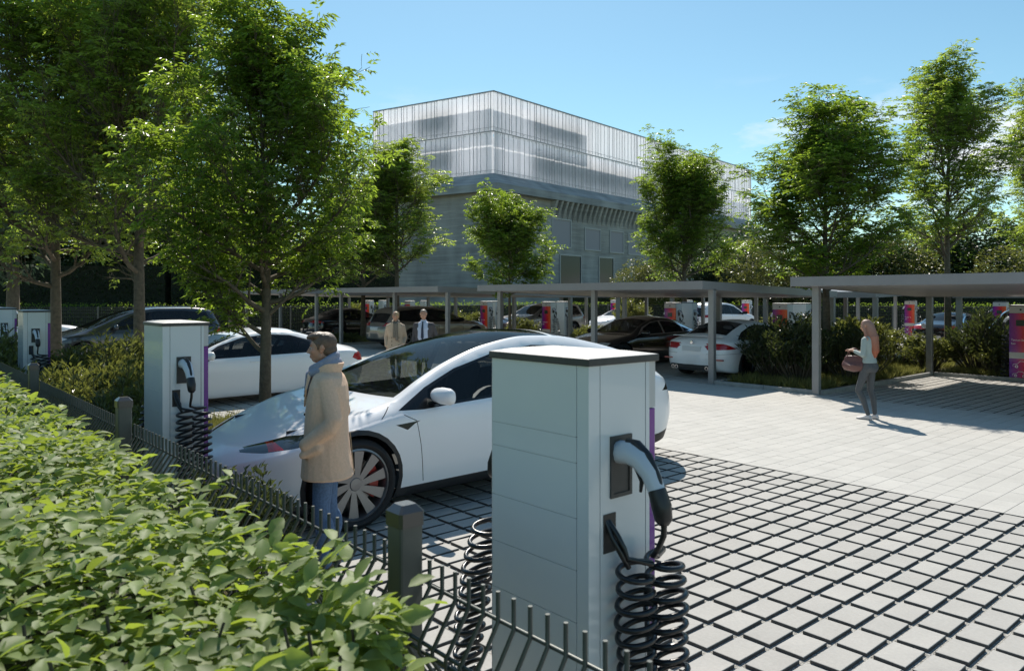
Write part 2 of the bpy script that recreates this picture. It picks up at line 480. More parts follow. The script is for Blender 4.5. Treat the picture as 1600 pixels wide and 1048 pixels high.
def charger_side(root, sx, detail):
    """pocket, plug, slot and coiled cables on the side facing sx*X.  Origin of root: body centre on the ground"""
    hx = CW / 2; D = CD
    def X(v): return sx * (hx + v)
    # upper pocket: dark frame with inner recess, y from -.05 to .06 (towards -Y is the back of the unit)
    def bx(s, a, b, y0, y1, z0, z1, mi=0):
        xa, xb = sorted((X(a), X(b))); s.box(xa, xb, y0, y1, z0, z1, mi)
    s = MB()
    y0, y1, z0, z1 = -.055, .045, 1.295, 1.487
    bx(s, -.002, .006, y0, y1, z1 - .012, z1); bx(s, -.002, .006, y0, y1, z0, z0 + .012)
    bx(s, -.002, .006, y0, y0 + .012, z0 + .012, z1 - .012); bx(s, -.002, .006, y1 - .012, y1, z0 + .012, z1 - .012)
    bx(s, -.001, .0015, y0 + .012, y1 - .012, z0 + .012, z1 - .012)
    s.build('plug_pocket', M_cap, root)
    s = MB(); bx(s, -.001, .003, -.085, -.03, 1.13, 1.25); s.build('cable_slot', M_dark if detail else M_dark, root)
    # plug
    p = MB(); yy = -.01
    path = [(X(.0), yy, 1.435), (X(.045), yy + .002, 1.438), (X(.085), yy + .004, 1.422), (X(.118), yy + .006, 1.385), (X(.142), yy + .008, 1.335)]
    rr = [.037, .037, .035, .030, .027]
    p.tube(path, rr, 12 if detail else 8)
    pl = p.build('charging_plug', M_plugwhite, root, 60)
    p = MB()
    path2 = [(X(.140), yy + .008, 1.342), (X(.158), yy + .008, 1.295), (X(.166), yy + .008, 1.255), (X(.168), yy + .007, 1.240)]
    p.tube(path2, [.028, .031, .027, .014], 12 if detail else 8)
    pts = [(X(v[0]), v[1], v[2]) for v in ((.030, yy + .002, 1.470), (.070, yy + .004, 1.468), (.110, yy + .006, 1.438), (.146, yy + .008, 1.376), (.163, yy + .008, 1.31))]
    p.tube(pts, [.012, .014, .013, .011, .009], 8)
    p.tube([(X(.07), yy, 1.400), (X(.09), yy, 1.36), (X(.085), yy, 1.325)], [.011, .008, .005], 6)
    p.build('grip', M_black, pl, 60)
    # cables
    nseg = 22 if detail else 9; dt = detail
    if sx > 0: c1, c2, r1, r2, l1, l2 = (.072, -.020), (.098, .088), .053, .056, (.012, .010), (.030, .028)
    else: c1, c2, r1, r2, l1, l2 = (.105, -.075), (.098, .05), .056, .054, (.070, -.03), (.030, .02)
    c = MB()
    a = [(X(-.005), -.06, 1.23), (X(.03), -.055, 1.19), (X(.05), -.045, 1.15), (X(.06), c1[1] - .02, 1.12)]
    h = helix(X(c1[0]), c1[1], 1.11, .07, r1, 22 if dt else 12, (sx * l1[0], l1[1]), nseg, bulge=0 if sx > 0 else -.075)
    c.tube(a + h[3:], .0090 if dt else .012, 8 if dt else 5)
    c.tube([(X(-.004), -.072, 1.23), (X(.02), -.066, 1.18), (X(.05), -.055, 1.13), (X(.055), -.03, 1.09)], .0088, 8)
    c.build('coiled_cable', M_cable, root, 60)
    c = MB()
    a = [(X(.168), yy + .007, 1.24), (X(.168), yy + .006, 1.21), (X(.150), yy + .005, 1.17), (X(.125), yy + .01, 1.14), (X(.110), c2[1] - .05, 1.125)]
    h = helix(X(c2[0]), c2[1], 1.13, .05, r2, 23 if dt else 11, (sx * l2[0], l2[1]), nseg)
    c.tube(a + h[8:], .0093 if dt else .012, 8 if dt else 5)
    c.build('coiled_cable', M_cable, root, 60)
def text_mesh(txt, size, m, parent, M, name='lettering', extrude=.0008, align='LEFT'):
    cu = bpy.data.curves.new(name, 'FONT'); cu.body = txt; cu.size = size; cu.extrude = extrude; cu.align_x = align
    cu.resolution_u = 3
    tmp = bpy.data.objects.new(name, cu); COL.objects.link(tmp)
    bpy.context.view_layer.update()
    me = bpy.data.meshes.new_from_object(tmp.evaluated_get(bpy.context.evaluated_depsgraph_get()))
    bpy.data.objects.remove(tmp)
    me.materials.clear(); me.materials.append(m)
    o = bpy.data.objects.new(name, me); COL.objects.link(o); o.parent = parent; o.matrix_local = M
    return o
def make_charger(detail, name='charging_station'):
    root = empty(name)
    hx, hy = CW / 2, CD / 2
    s = MB()
    # body built as clad panels: back face (-Y) of stacked sheets with fine joints, corner posts, sides
    zt = CH - .035
    s.box(-hx + .004, hx - .06, -hy + .003, hy - .02, 0.03, zt - .002, 2); s.box(hx - .0599, hx - .004, -hy + .006, hy - .02, 0.03, zt - .002, 1)
    rng = random.Random(3)
    zs = [.03, .42, .80, 1.0, 1.13, 1.36, zt]
    zs = [.03, .30, .60, .92, 1.08, 1.24, 1.41, 1.49, zt]
    for a, b in zip(zs[:-1], zs[1:]): s.box(-hx, hx - .052, -hy, -hy + .004, a + .0012, b - .0012)
    s.box(hx - .049, hx, -hy, -hy + .049, .03, zt)                 # corner profile, camera side
    for sx in (-1, 1):
        xa, xb = sorted((sx * (hx - .004), sx * hx)); s.box(xa, xb, -hy + (.052 if sx > 0 else .0), hy - .034, .03, zt)
    s.box(-hx, hx, hy - .030, hy - .012, .03, zt)
    s.build('cabinet', [M_body, M_seam, M_zone], root)
    s = MB(); s.box(-hx + .01, hx - .01, -hy + .01, hy - .01, -.02, .03); s.build('plinth', M_cap, root)
    s = MB()
    c = .055
    ring = [(-hx - .006, -hy - .006), (hx + .006 - .0, -hy - .006), (hx + .006, hy + .008), (-hx - .006, hy + .008)]
    s.cbox(-hx - .008, hx + .008, -hy - .008, hy + .03, zt, CH - .012, .003)
    s.build('cap', M_cap, root)
    s = MB(); z = CH - .0118
    s.add([(-hx - .004, -hy - .004, z), (hx + .004, -hy - .004, z), (hx + .004, hy + .026, z), (-hx - .004, hy + .026, z),
           (-hx + .05, -hy + .05, z + .011), (hx - .05, -hy + .05, z + .011), (hx - .05, hy - .05, z + .011), (-hx + .05, hy - .05, z + .011)],
          [(4, 5, 6, 7), (0, 1, 5, 4), (1, 2, 6, 5), (2, 3, 7, 6), (3, 0, 4, 7)])
    s.build('cap_lid', M_captop, root)
    # printed front on +Y
    f = MB(); yf = hy
    f.cbox(-hx + .003, hx - .003, hy - .012, hy + .022, .03, 1.555, .003)
    pn = f.build('front_panel', M_panel, root)
    f = MB(); f.box(-hx + .003, hx - .003, hy - .012, hy + .022, 1.558, zt - .001); f.build('header', M_zone, root)
    f = MB(); f.box(-hx + .003, hx - .003, hy + .022, hy + .0235, .52, .66); f.build('stripe', M_zone, root)
    f = MB(); f.box(-.09, .09, hy + .022, hy + .026, 1.26, 1.40); f.build('screen', mat('screen', (.05, .07, .06), .12), root)
    # white car pictograms with round wheels (outline strokes)
    f = MB(); y = hy + .0245
    for (ox, oz, k) in ((0.02, .34, 1.), (-.02, .13, .8)):
        car = [(-.17, 0), (-.17, .05), (-.08, .065), (-.03, .12), (.07, .12), (.12, .065), (.17, .05), (.17, 0)]
        pts = [(-(ox + a * k), y, oz + b * k) for a, b in car]
        f.tube(pts, .0055, 5)
        for wx in (-.1, .1):
            f.lathe([(.034 * k, -.003), (.034 * k, .003), (.018 * k, .003), (.018 * k, -.003)], 'y', 16, (-(ox + wx * k), y, oz), 0, True)
    f.build('pictogram', M_white, root)
    Mt = Matrix.Translation((hx - .04, hy + .0225, .92)) @ Matrix.Rotation(math.pi, 4, 'Z') @ Matrix.Rotation(R(90), 4, 'X')
    text_mesh('Tanken Sie', .062, M_white, root, Mt)
    Mt = Matrix.Translation((hx - .04, hy + .0225, .84)) @ Matrix.Rotation(math.pi, 4, 'Z') @ Matrix.Rotation(R(90), 4, 'X')
    text_mesh('hier', .062, M_white, root, Mt)
    f = MB(); f.lathe([(.022, 0), (.022, .003), (0.0005, .003)], 'y', 14, (.0, hy + .022, 1.63)); f.build('badge', M_black, root)
    charger_side(root, 1, detail)
    charger_side(root, -1, detail)
    return root
YC = 1.66 + CD / 2 + .005
ch_near = make_charger(True)
ch_near.location = (-1.566 - CW / 2, YC, 0)
tag(ch_near, 'large white charging column in the foreground with black coiled cables', 'charging station', 'charging columns')
def dupc(src, x, y, rz, label, z=0):
    c = copy_tree(src); c.location = (x, y, z); c.rotation_euler = (0, 0, rz); c['label'] = label; return c
dupc(ch_near, -5.70 - CW / 2, 1.64 + CD / 2, 0, 'white charging column between the shrubs and the nose of the white SUV')
dupc(ch_near, -12.16 - CW / 2, 1.70 + CD / 2, 0, 'white charging column among the shrubs left of the dark people carrier')
ch_low = make_charger(False)
ch_low.location = (-15.35, 1.85, 0)
tag(ch_low, 'white charging column cut off by the left edge of the photo', 'charging station', 'charging columns')
FAR = [(-5.35, 20.10, math.pi, 'tall red and purple charging column at the right edge under the near canopy'),
       (-11.5, 20.5, math.pi, 'red fronted charging column behind the dark shrubs right of the white coupe'),
       (-11.45, 21.5, 0, 'white backed charging column just right of the red one behind the dark shrubs'),
       (-15.44, 20.5, math.pi, 'red fronted charging column seen above the black saloon'),
       (-15.52, 21.5, 0, 'white backed charging column between the black saloon and the white off-roader'),
       (-21.4, 20.5, math.pi, 'red fronted charging column in front of the silver off-roader door'),
       (-22.05, 21.9, 0, 'white backed charging column in front of the silver off-roader'),
       (-25.3, 20.5, math.pi, 'red fronted charging column just left of the silver off-roader'),
       (-26.1, 21.6, 0, 'white backed charging column beside the bonnet of the silver off-roader'),
       (-31.3, 20.5, math.pi, 'red topped charging column seen over the roof of the beige estate'),
       (-32.2, 22.0, 0, 'white topped charging column seen beside the head of the man in the suit'),
       (-35.2, 20.5, math.pi, 'red fronted charging column beyond the dark saloon on the left'),
       (-36.3, 22.0, 0, 'narrow white charging column left of the woman in the trench coat'),
       (-14.9, 38.5, math.pi, 'bright purple and red charging column by the far fence'),
       (-23.5, 38.0, math.pi, 'far red charging column behind the white off-roader'),
       (-27.5, 38.0, math.pi, 'far red charging column behind the small white saloon'),
       (-30.7, 35.0, math.pi, 'far purple fronted charging column left of the small white saloon'),
       (-9.8, 34.0, math.pi, 'far purple and orange topped charging column above the right hand shrubs')]
for x, y, rz, lab in FAR: dupc(ch_low, x, y, rz, lab)
# ================================================================ FENCES
M_fence = mat('fence_green_grey', (.085, .095, .088), .42, .3, noise=(30, .15))
M_fpost = mat('fence_post', (.10, .105, .095), .45, .25, noise=(10, .12))
M_fcap = mat('fence_cap', (.03, .03, .03), .28, spec=1.)
ZF = 1.43
YFN = .975
PX = [-1.54 + 0.03 - 2.5 * k for k in range(-1, 12)]
fence = empty('mesh_fence', (PX[1], YFN, 0))
tag(fence, 'dark grey wire mesh fence with folded ribs running behind the leafy hedge', 'fence')
for k, px in enumerate(PX):
    s = MB(); x = px - PX[1]
    s.cbox(x - .031, x + .031, -.031, .031, -.05, ZF - .01, .006)
    p = s.build('fence_post', M_fpost, fence)
    s = MB()
    for z0, w0, w1, z1 in ((ZF - .045, .035, .035, ZF - .012), (ZF - .012, .035, .020, ZF + .004)):
        s.loft([[(x + a * w0, b * w0, z0) for a, b in ((-1, -.8), (-.8, -1), (.8, -1), (1, -.8), (1, .8), (.8, 1), (-.8, 1), (-1, .8))],
                [(x + a * w1, b * w1, z1) for a, b in ((-1, -.8), (-.8, -1), (.8, -1), (1, -.8), (1, .8), (.8, 1), (-.8, 1), (-1, .8))]])
    s.build('post_cap', M_fcap, p)
def mesh_profile():
    """(dy, z) of a vertical wire, top to bottom, folds 20 cm apart"""
    P = [(0, 1.305), (0, 1.24)]
    z = 1.24
    for i in range(3):
        P += [(-.062, z - .095), (-.062, z - .115), (0, z - .21)] if i == 0 else [(0, z), (-.055, z - .05), (0, z - .10)]
        z = P[-1][1] - .17
    P.append((0, .08))
    return P
prof = mesh_profile()
for k in range(len(PX) - 1):
    xa, xb = PX[k + 1], PX[k]
    s = MB(); n = 49
    for i in range(n):
        x = xa + .05 + (xb - xa - .10) * i / (n - 1) - PX[1]
        pr = prof if k < 3 else prof[:6] + [prof[-1]]
        s.tube([(x, .036 + dy, z) for dy, z in pr], .0050, 6 if k < 2 else 4)
    for dy, z in [(0, 1.24), (-.062, 1.145), (-.062, 1.125), (0, 1.03), (0, .9), (0, .6), (0, .3), (0, .1)]:
        s.tube([(xa + .035 - PX[1], .044 + dy, z), (xb - .035 - PX[1], .046 + dy, z)], .0050, 6)
    s.build('mesh_panel', M_fence, fence, 70)

# boundary fence far behind
def far_fence(a, b, label):
    a = Vector((*a, 0)); b = Vector((*b, 0)); d = b - a; L = d.length; n = max(1, round(L / 2.5)); w = L / n
    root = empty('boundary_fence', a, math.atan2(d.y, d.x)); tag(root, label, 'fence', 'boundary fences')
    for i in range(n + 1):
        s = MB(); s.cbox(i * w - .04, i * w + .04, -.03, .03, 0, 1.42, .005); s.build('fence_post', M_fpost, root)
    s = MB()
    for i in range(n):
        for k in range(1, 24): s.box(i * w + .05 + k * .1 - .003, i * w + .05 + k * .1 + .003, .031, .037, .05, 1.4)
        for z in (.1, .3, .5, .7, .9, 1.1, 1.25, 1.38): s.box(i * w + .04, (i + 1) * w - .04, .038, .045, z - .005, z + .005)
    s.build('wire_mesh', M_fence, root)
far_fence((-50, 2), (-40, 13), 'wire mesh boundary fence behind the dark people carrier')
far_fence((-40, 13), (-37, 38), 'wire mesh boundary fence behind the middle canopies')
far_fence((-37, 38), (-18, 44), 'wire mesh boundary fence behind the small white saloon')
far_fence((-18, 44), (12, 52), 'wire mesh boundary fence at the far right with a kerb before it')

# ================================================================ BUILDING
def facade_mat():
    m, n, l = nmat('translucent_cladding')
    b = n['Principled BSDF']; b.inputs['Base Color'].default_value = (.80, .80, .82, 1); b.inputs['Roughness'].default_value = .3
    tl = n.new('ShaderNodeBsdfTranslucent'); tl.inputs[0].default_value = (.90, .91, .93, 1)
    m1 = n.new('ShaderNodeMixShader'); m1.inputs[0].default_value = .68; l.new(b.outputs[0], m1.inputs[1]); l.new(tl.outputs[0], m1.inputs[2])
    t = n.new('ShaderNodeBsdfTransparent'); t.inputs[0].default_value = (.95, .96, .97, 1)
    mx = n.new('ShaderNodeMixShader')
    g = n.new('ShaderNodeNewGeometry')
    mr = n.new('ShaderNodeMapRange'); mr.inputs[3].default_value = .80; mr.inputs[4].default_value = .95
    l.new(g.outputs['Random Per Island'], mr.inputs[0]); l.new(mr.outputs[0], mx.inputs[0])
    l.new(t.outputs[0], mx.inputs[1]); l.new(m1.outputs[0], mx.inputs[2])
    l.new(mx.outputs[0], n['Material Output'].inputs['Surface'])
    return m
def board_concrete(name, base):
    m, n, l = nmat(name)
    b = n['Principled BSDF']; b.inputs['Roughness'].default_value = .8
    t = n.new('ShaderNodeTexCoord')
    mp = n.new('ShaderNodeMapping'); mp.inputs['Scale'].default_value = (.12, .12, 3.2)
    a = n.new('ShaderNodeTexNoise'); a.inputs['Scale'].default_value = 1.6; a.inputs['Detail'].default_value = 5; a.inputs['Roughness'].default_value = .7
    mp2 = n.new('ShaderNodeMapping'); mp2.inputs['Scale'].default_value = (.35, .35, .12)
    c = n.new('ShaderNodeTexNoise'); c.inputs['Scale'].default_value = 1.2; c.inputs['Detail'].default_value = 6
    l.new(t.outputs['Object'], mp.inputs[0]); l.new(mp.outputs[0], a.inputs['Vector'])
    l.new(t.outputs['Object'], mp2.inputs[0]); l.new(mp2.outputs[0], c.inputs['Vector'])
    k = n.new('ShaderNodeMath'); k.operation = 'ADD'; l.new(a.outputs['Fac'], k.inputs[0]); l.new(c.outputs['Fac'], k.inputs[1])
    r = n.new('ShaderNodeMapRange'); r.inputs[1].default_value = .75; r.inputs[2].default_value = 1.25; r.inputs[3].default_value = .68; r.inputs[4].default_value = 1.3
    l.new(k.outputs[0], r.inputs[0])
    mm = n.new('ShaderNodeVectorMath'); mm.operation = 'SCALE'; mm.inputs[0].default_value = base
    l.new(r.outputs[0], mm.inputs['Scale']); l.new(mm.outputs[0], b.inputs['Base Color'])
    bp = n.new('ShaderNodeBump'); bp.inputs['Distance'].default_value = .04
    l.new(a.outputs['Fac'], bp.inputs['Height']); l.new(bp.outputs[0], b.inputs['Normal'])
    return m
M_clad = facade_mat()
M_milk, _n, _l = nmat('milky_sheet')
_t = _n.new('ShaderNodeBsdfTranslucent'); _t.inputs[0].default_value = (.9, .9, .92, 1)
_m = _n.new('ShaderNodeMixShader'); _m.inputs[0].default_value = .85
_n['Principled BSDF'].inputs['Base Color'].default_value = (.85, .85, .86, 1)
_l.new(_n['Principled BSDF'].outputs[0], _m.inputs[1]); _l.new(_t.outputs[0], _m.inputs[2]); _l.new(_m.outputs[0], _n['Material Output'].inputs['Surface'])
M_conc = board_concrete('board_marked_concrete', (.37, .36, .335))
M_roofc = board_concrete('roof_concrete', (.32, .33, .33))
M_inner = mat('inner_wall_white', (.85, .84, .86), .7)
M_win = mat('dark_glazing', (.03, .03, .035), .06, spec=.35)
M_blind = mat('sun_screen', (.36, .34, .36), .7)
M_frame = mat('window_frame', (.36, .37, .38), .4, .3)
M_fin = mat('cladding_fin', (.45, .45, .47), .4, .2)
s49, c49 = math.sin(R(49.06)), math.cos(R(49.06))
def cam2w(lat, dep): return Vector((c49 * lat - s49 * dep, s49 * lat + c49 * dep, 0))
D0 = 75.0
C0 = cam2w(-29 / 1177 * D0, D0)
aL = cam2w(-math.sin(R(58.0)), math.cos(R(58.0)))       # left face runs this way
aR = cam2w(math.sin(R(40.8)), math.cos(R(40.8)))        # right face runs this way
LL, LR = 15.9, 62.0
bld = empty('museum_building', C0)
tag(bld, 'concrete block with a two storey pale translucent upper box behind the trees', 'building')
Z0, Z1, Z2 = 14.25, 18.45, 22.4
Minv = Matrix.Translation(-C0)
def quadprism(s, offL, offR, z0, z1, extL=LL, extR=LR, mi=0, offL1=None, offR1=None):
    """prism on the footprint whose two visible faces are pushed outward by off (metres)"""
    nL = Vector((aL.y, -aL.x, 0)); nL = nL if nL.dot(-C0) > 0 else -nL
    nR = Vector((aR.y, -aR.x, 0)); nR = nR if nR.dot(-C0) > 0 else -nR
    def corner(oL, oR):
        # intersection of the two pushed lines, relative to corner C0
        M2 = np.array([[nL.x, nL.y], [nR.x, nR.y]]); q = np.linalg.solve(M2, np.array([oL, oR])); return Vector((q[0], q[1], 0))
    def ring(oL, oR, z):
        c = corner(oL, oR)
        a = c + aL * (extL + oR); b = c + aR * (extR + oL); d = c + aL * (extL + oR) + aR * (extR + oL)
        return [Vector((p.x, p.y, z)) for p in (c, b, d, a)]
    s.loft([ring(offL, offR, z0), ring(offL if offL1 is None else offL1, offR if offR1 is None else offR1, z1)], mi)
    return corner(offL, offR)
s = MB(); quadprism(s, 1.15, 1.15, 0, 12.2); s.build('concrete_wall', M_conc, bld)
s = MB(); quadprism(s, 2.0, 2.0, 12.2, 12.95); s.build('eaves', M_roofc, bld)
s = MB(); quadprism(s, 1.98, 1.98, 12.95, 14.2, offL1=.1, offR1=.1); s.build('sloping_roof', M_roofc, bld)
# inner rooms of the upper box (windows seen through the cladding) and the open roof terrace at the right
s = MB(); quadprism(s, -.3, -.3, Z0 - .04, Z0 + .02); s.build('floor_slab', M_inner, bld)
def face_box(s, side, u0, u1, z0, z1, off, th, mi=0):
    """box on one face: u runs along the face from the corner; off = distance of its outer side from the face plane (+ outward)"""
    a = aL if side == 'L' else aR
    n = Vector((a.y, -a.x, 0)); n = n if n.dot(-C0) > 0 else -n
    p = [a * u0 + n * off, a * u1 + n * off, a * u1 + n * (off - th), a * u0 + n * (off - th)]
    s.add([(q.x, q.y, z0) for q in p] + [(q.x, q.y, z1) for q in p], [(0, 3, 2, 1), (4, 5, 6, 7), (0, 1, 5, 4), (1, 2, 6, 5), (2, 3, 7, 6), (3, 0, 4, 7)], mi)
s = MB()
face_box(s, 'L', .9, LL, Z0 + .03, Z1 - .31, -.9, .08); face_box(s, 'R', .9, LR, Z0 + .03, Z1 - .31, -.9, .08); s.build('lower_inner_wall', M_milk, bld)
s = MB(); face_box(s, 'L', .9, LL, Z1 - .04, Z2 - .5, -.9, .08); face_box(s, 'R', .9, 17, Z1 - .04, Z2 - .5, -.9, .08); s.build('upper_inner_wall', M_milk, bld)
for side, u0, u1, z0, z1 in (('L', 5.0, 9.9, Z1 + .5, Z2 - 1.0), ('L', 5.0, 9.9, Z0 + .5, Z1 - .9), ('R', 6.2, 15.5, Z1 + .6, Z2 - 1.3), ('R', 6.2, 34, Z0 + .5, Z1 - 1.0), ('R', 40, 52, Z0 + .5, Z1 - 1.0)):
    s = MB(); face_box(s, side, u0, u1, z0, z1, -.88, .1); s.build('strip_window', M_blind, bld)
# translucent skin: one sheet of narrow panes with fins of irregular spacing
rng = random.Random(11)
for side, L in (('L', LL), ('R', LR)):
    for z0, z1 in ((Z0, Z1 - .03), (Z1 + .03, Z2)):
        s = MB(); fins = MB(); u = 0.02
        while u < L - .05:
            w = rng.choice([.3, .45, .6, .75]); u1 = min(u + w, L)
            face_box(s, side, u + .012, u1 - .012, z0, z1, rng.uniform(-.03, .03), .03)
            face_box(fins, side, u1 - .010, u1 + .010 + rng.choice([0, .02]), z0 + .05, z1 - .05, .045, .07)
            u = u1
        sk = s.build('cladding', M_clad, bld); fins.build('fins', M_fin, sk)
    s = MB()
    for z in (Z0 - .05, Z1, Z2):
        face_box(s, side, -.06, L + .04, z - .03, z + (.07 if z == Z2 else .03), .09, .16)
    face_box(s, side, -.02, L, Z0 + .30, Z0 + .33, .06, .03); face_box(s, side, -.02, L, Z1 + .38, Z1 + .41, .06, .03)
    s.build('rail', M_frame, bld)
s = MB()
for side, L in (('L', LL), ('R', LR)):
    u = .3
    while u < min(L, 45):
        for z in (Z0 + .2, Z1 - .25, Z1 + .22): face_box(s, side, u, u + .1, z, z + .1, .1, .06)
        u += .62
s.build('brackets', mat('bracket', (.7, .7, .7), .3, .5), bld)
# windows of the concrete part, right face: (u0,u1,z0,z1)
off = 1.15
def pix_u(x, off=1.15):
    k = (x - 800) / 1177.
    a = aR; n = Vector((a.y, -a.x, 0)); n = n if n.dot(-C0) > 0 else -n
    P = C0 + n * off
    lat0, dep0 = c49 * P.x + s49 * P.y, -s49 * P.x + c49 * P.y
    la, da = math.sin(R(40.8)), math.cos(R(40.8))
    u = (k * dep0 - lat0) / (la - k * da); return u, dep0 + u * da
for xa, xb, ya, yb, blind in ((862, 892, 340, 386, 1), (913, 938, 355.5, 391, 1), (952, 974, 359.5, 395, 1), (981, 1002, 364, 398, 1), (874, 908, 397, 446, 0), (935, 958.5, 401, 446, 0), (990, 1010, 405, 446, 0)):
    u0, d0 = pix_u(xa); u1, d1 = pix_u(xb)
    z1 = 1.92 + (464 - ya) * d0 / 1177.; z0 = 1.92 + (464 - yb) * (d0) / 1177.
    s = MB(); 
    for (a, b, c, d) in ((u0, u1, z1 - .12, z1), (u0, u1, z0, z0 + .12), (u0, u0 + .12, z0 + .12, z1 - .12), (u1 - .12, u1, z0 + .12, z1 - .12)):
        face_box(s, 'R', a, b, c, d, off + .10, .2)
    w = s.build('window', M_frame, bld)
    s = MB(); face_box(s, 'R', u0 + .12, u1 - .12, z0 + .12, z1 - .12, off + .02, .06); s.build('pane', M_blind if blind else M_win, w)
u = pix_u(860)[0]; k = 0; s = MB()
while u < 34:
    # tapered concrete corbels under the eaves
    a = aR; n = Vector((a.y, -a.x, 0)); n = n if n.dot(-C0) > 0 else -n
    for (o0, o1, za, zb) in ((.03, .80, 10.2, 12.19),):
        p0, p1 = a * (u + .1), a * (u + .45)
        v = [p0 + n * off, p1 + n * off, p1 + n * (off + o0), p0 + n * (off + o0)]; w_ = [p0 + n * off, p1 + n * off, p1 + n * (off + o1), p0 + n * (off + o1)]
        s.add([(q.x, q.y, za) for q in v] + [(q.x, q.y, zb) for q in w_], [(0, 3, 2, 1), (4, 5, 6, 7), (0, 1, 5, 4), (1, 2, 6, 5), (2, 3, 7, 6), (3, 0, 4, 7)])
    u += .95
s.build('corbels', M_conc, bld)
# ================================================================ CARS
def glass_mat(name, tint, opac):
    m, n, l = nmat(name)
    b = n['Principled BSDF']; b.inputs['Base Color'].default_value = (.012, .014, .016, 1)
    b.inputs['Roughness'].default_value = .03; b.inputs['Specular IOR Level'].default_value = .8
    t = n.new('ShaderNodeBsdfTransparent'); t.inputs[0].default_value = (*tint, 1)
    mx = n.new('ShaderNodeMixShader'); mx.inputs[0].default_value = opac
    l.new(t.outputs[0], mx.inputs[1]); l.new(b.outputs[0], mx.inputs[2])
    l.new(mx.outputs[0], n['Material Output'].inputs['Surface']); return m
def paint_mat(name, col, metal=0., rough=.25):
    """clear-coated car paint, plain dark lining on the inner side of the sheet"""
    m, n, l = nmat(name)
    b = n['Principled BSDF']; b.inputs['Base Color'].default_value = (*col, 1)
    b.inputs['Roughness'].default_value = rough; b.inputs['Metallic'].default_value = metal
    b.inputs['Coat Weight'].default_value = .45 if sum(col) > 1.5 else 1; b.inputs['Coat Roughness'].default_value = .02
    b.inputs['Specular IOR Level'].default_value = .3 if sum(col) > 1.5 else .5
    d = n.new('ShaderNodeBsdfDiffuse'); d.inputs[0].default_value = (.03, .03, .032, 1)
    g = n.new('ShaderNodeNewGeometry'); mx = n.new('ShaderNodeMixShader')
    l.new(g.outputs['Backfacing'], mx.inputs[0]); l.new(b.outputs[0], mx.inputs[1]); l.new(d.outputs[0], mx.inputs[2])
    l.new(mx.outputs[0], n['Material Output'].inputs['Surface']); return m
M_glass = glass_mat('car_glass', (.52, .55, .55), .42)
M_glassd = glass_mat('privacy_glass', (.22, .23, .24), .6)
P_white = paint_mat('white_paint', (.87, .87, .88))
P_black = paint_mat('black_paint', (.006, .006, .008), 0, .15)
P_navy = paint_mat('graphite_paint', (.035, .04, .05), .3, .3)
P_beige = paint_mat('beige_paint', (.27, .23, .185), .5, .3)
P_silver = paint_mat('warm_silver_paint', (.36, .335, .32), .5, .3)
M_rubber = mat('tyre_rubber', (.014, .014, .015), .75, bump=(90, .002))
M_rim = mat('rim_alloy', (.24, .24, .25), .32, .8)
M_rimd = mat('rim_dark', (.03, .03, .035), .3, .5)
M_trim = mat('trim_black', (.008, .008, .009), .22)
M_clad_ = mat('sill_plastic', (.018, .018, .019), .55)
M_red = mat('tail_lamp_red', (.38, .008, .012), .12, 0, .8)
M_orange = mat('lamp_orange', (.85, .20, .01), .15, 0, .6)
M_lamp = mat('headlamp_dark', (.02, .022, .024), .05, 0, 1.)
M_lampl = mat('headlamp_clear', (.55, .58, .60), .08, .3, 1.)
M_chrome = mat('chrome', (.75, .76, .78), .12, 1.)
M_disc = mat('brake_disc', (.35, .34, .33), .35, .9)
M_cal = mat('brake_caliper', (.42, .03, .02), .35)
M_seat = mat('seat_fabric', (.035, .037, .042), .7, noise=(12, .2))
M_plate = mat('plate_white', (.70, .70, .68), .5)

def pchip(xs, ys):
    xs = np.array(xs, float); ys = np.array(ys, float); h = np.diff(xs); d = np.diff(ys) / h
    m = np.zeros(len(xs)); m[0], m[-1] = d[0], d[-1]
    for i in range(1, len(xs) - 1):
        if d[i - 1] * d[i] > 0:
            w1, w2 = 2 * h[i] + h[i - 1], h[i] + 2 * h[i - 1]
            m[i] = (w1 + w2) / (w1 / d[i - 1] + w2 / d[i])
    def f(x):
        x = min(max(x, xs[0]), xs[-1]); i = min(int(np.searchsorted(xs, x, 'right')) - 1, len(xs) - 2)
        t = (x - xs[i]) / h[i]
        return ((1 + 2 * t) * (1 - t) ** 2) * ys[i] + t * (1 - t) ** 2 * h[i] * m[i] + t * t * (3 - 2 * t) * ys[i + 1] + t * t * (t - 1) * h[i] * m[i + 1]
    return f

def offset_poly(P, d):
    n = len(P); out = []
    A = sum(P[i][0] * P[(i + 1) % n][1] - P[(i + 1) % n][0] * P[i][1] for i in range(n)); s = 1 if A > 0 else -1
    for i in range(n):
        p0, p1, p2 = Vector(P[i - 1]), Vector(P[i]), Vector(P[(i + 1) % n])
        e1 = (p1 - p0).normalized(); e2 = (p2 - p1).normalized()
        n1 = Vector((e1.y, -e1.x)) * s; n2 = Vector((e2.y, -e2.x)) * s
        b = (n1 + n2); b = b / max(.35, b.length_squared / 2) if b.length > .01 else n1
        q = p1 + b * d * (1 if b.length <= 1.8 else 1.8 / b.length); out.append((q.x, q.y))
    return out
def in_poly(P, x, y):
    c = False; n = len(P)
    for i in range(n):
        x1, y1 = P[i]; x2, y2 = P[i - 1]
        if (y1 > y) != (y2 > y) and x < (x2 - x1) * (y - y1) / (y2 - y1) + x1: c = not c
    return c

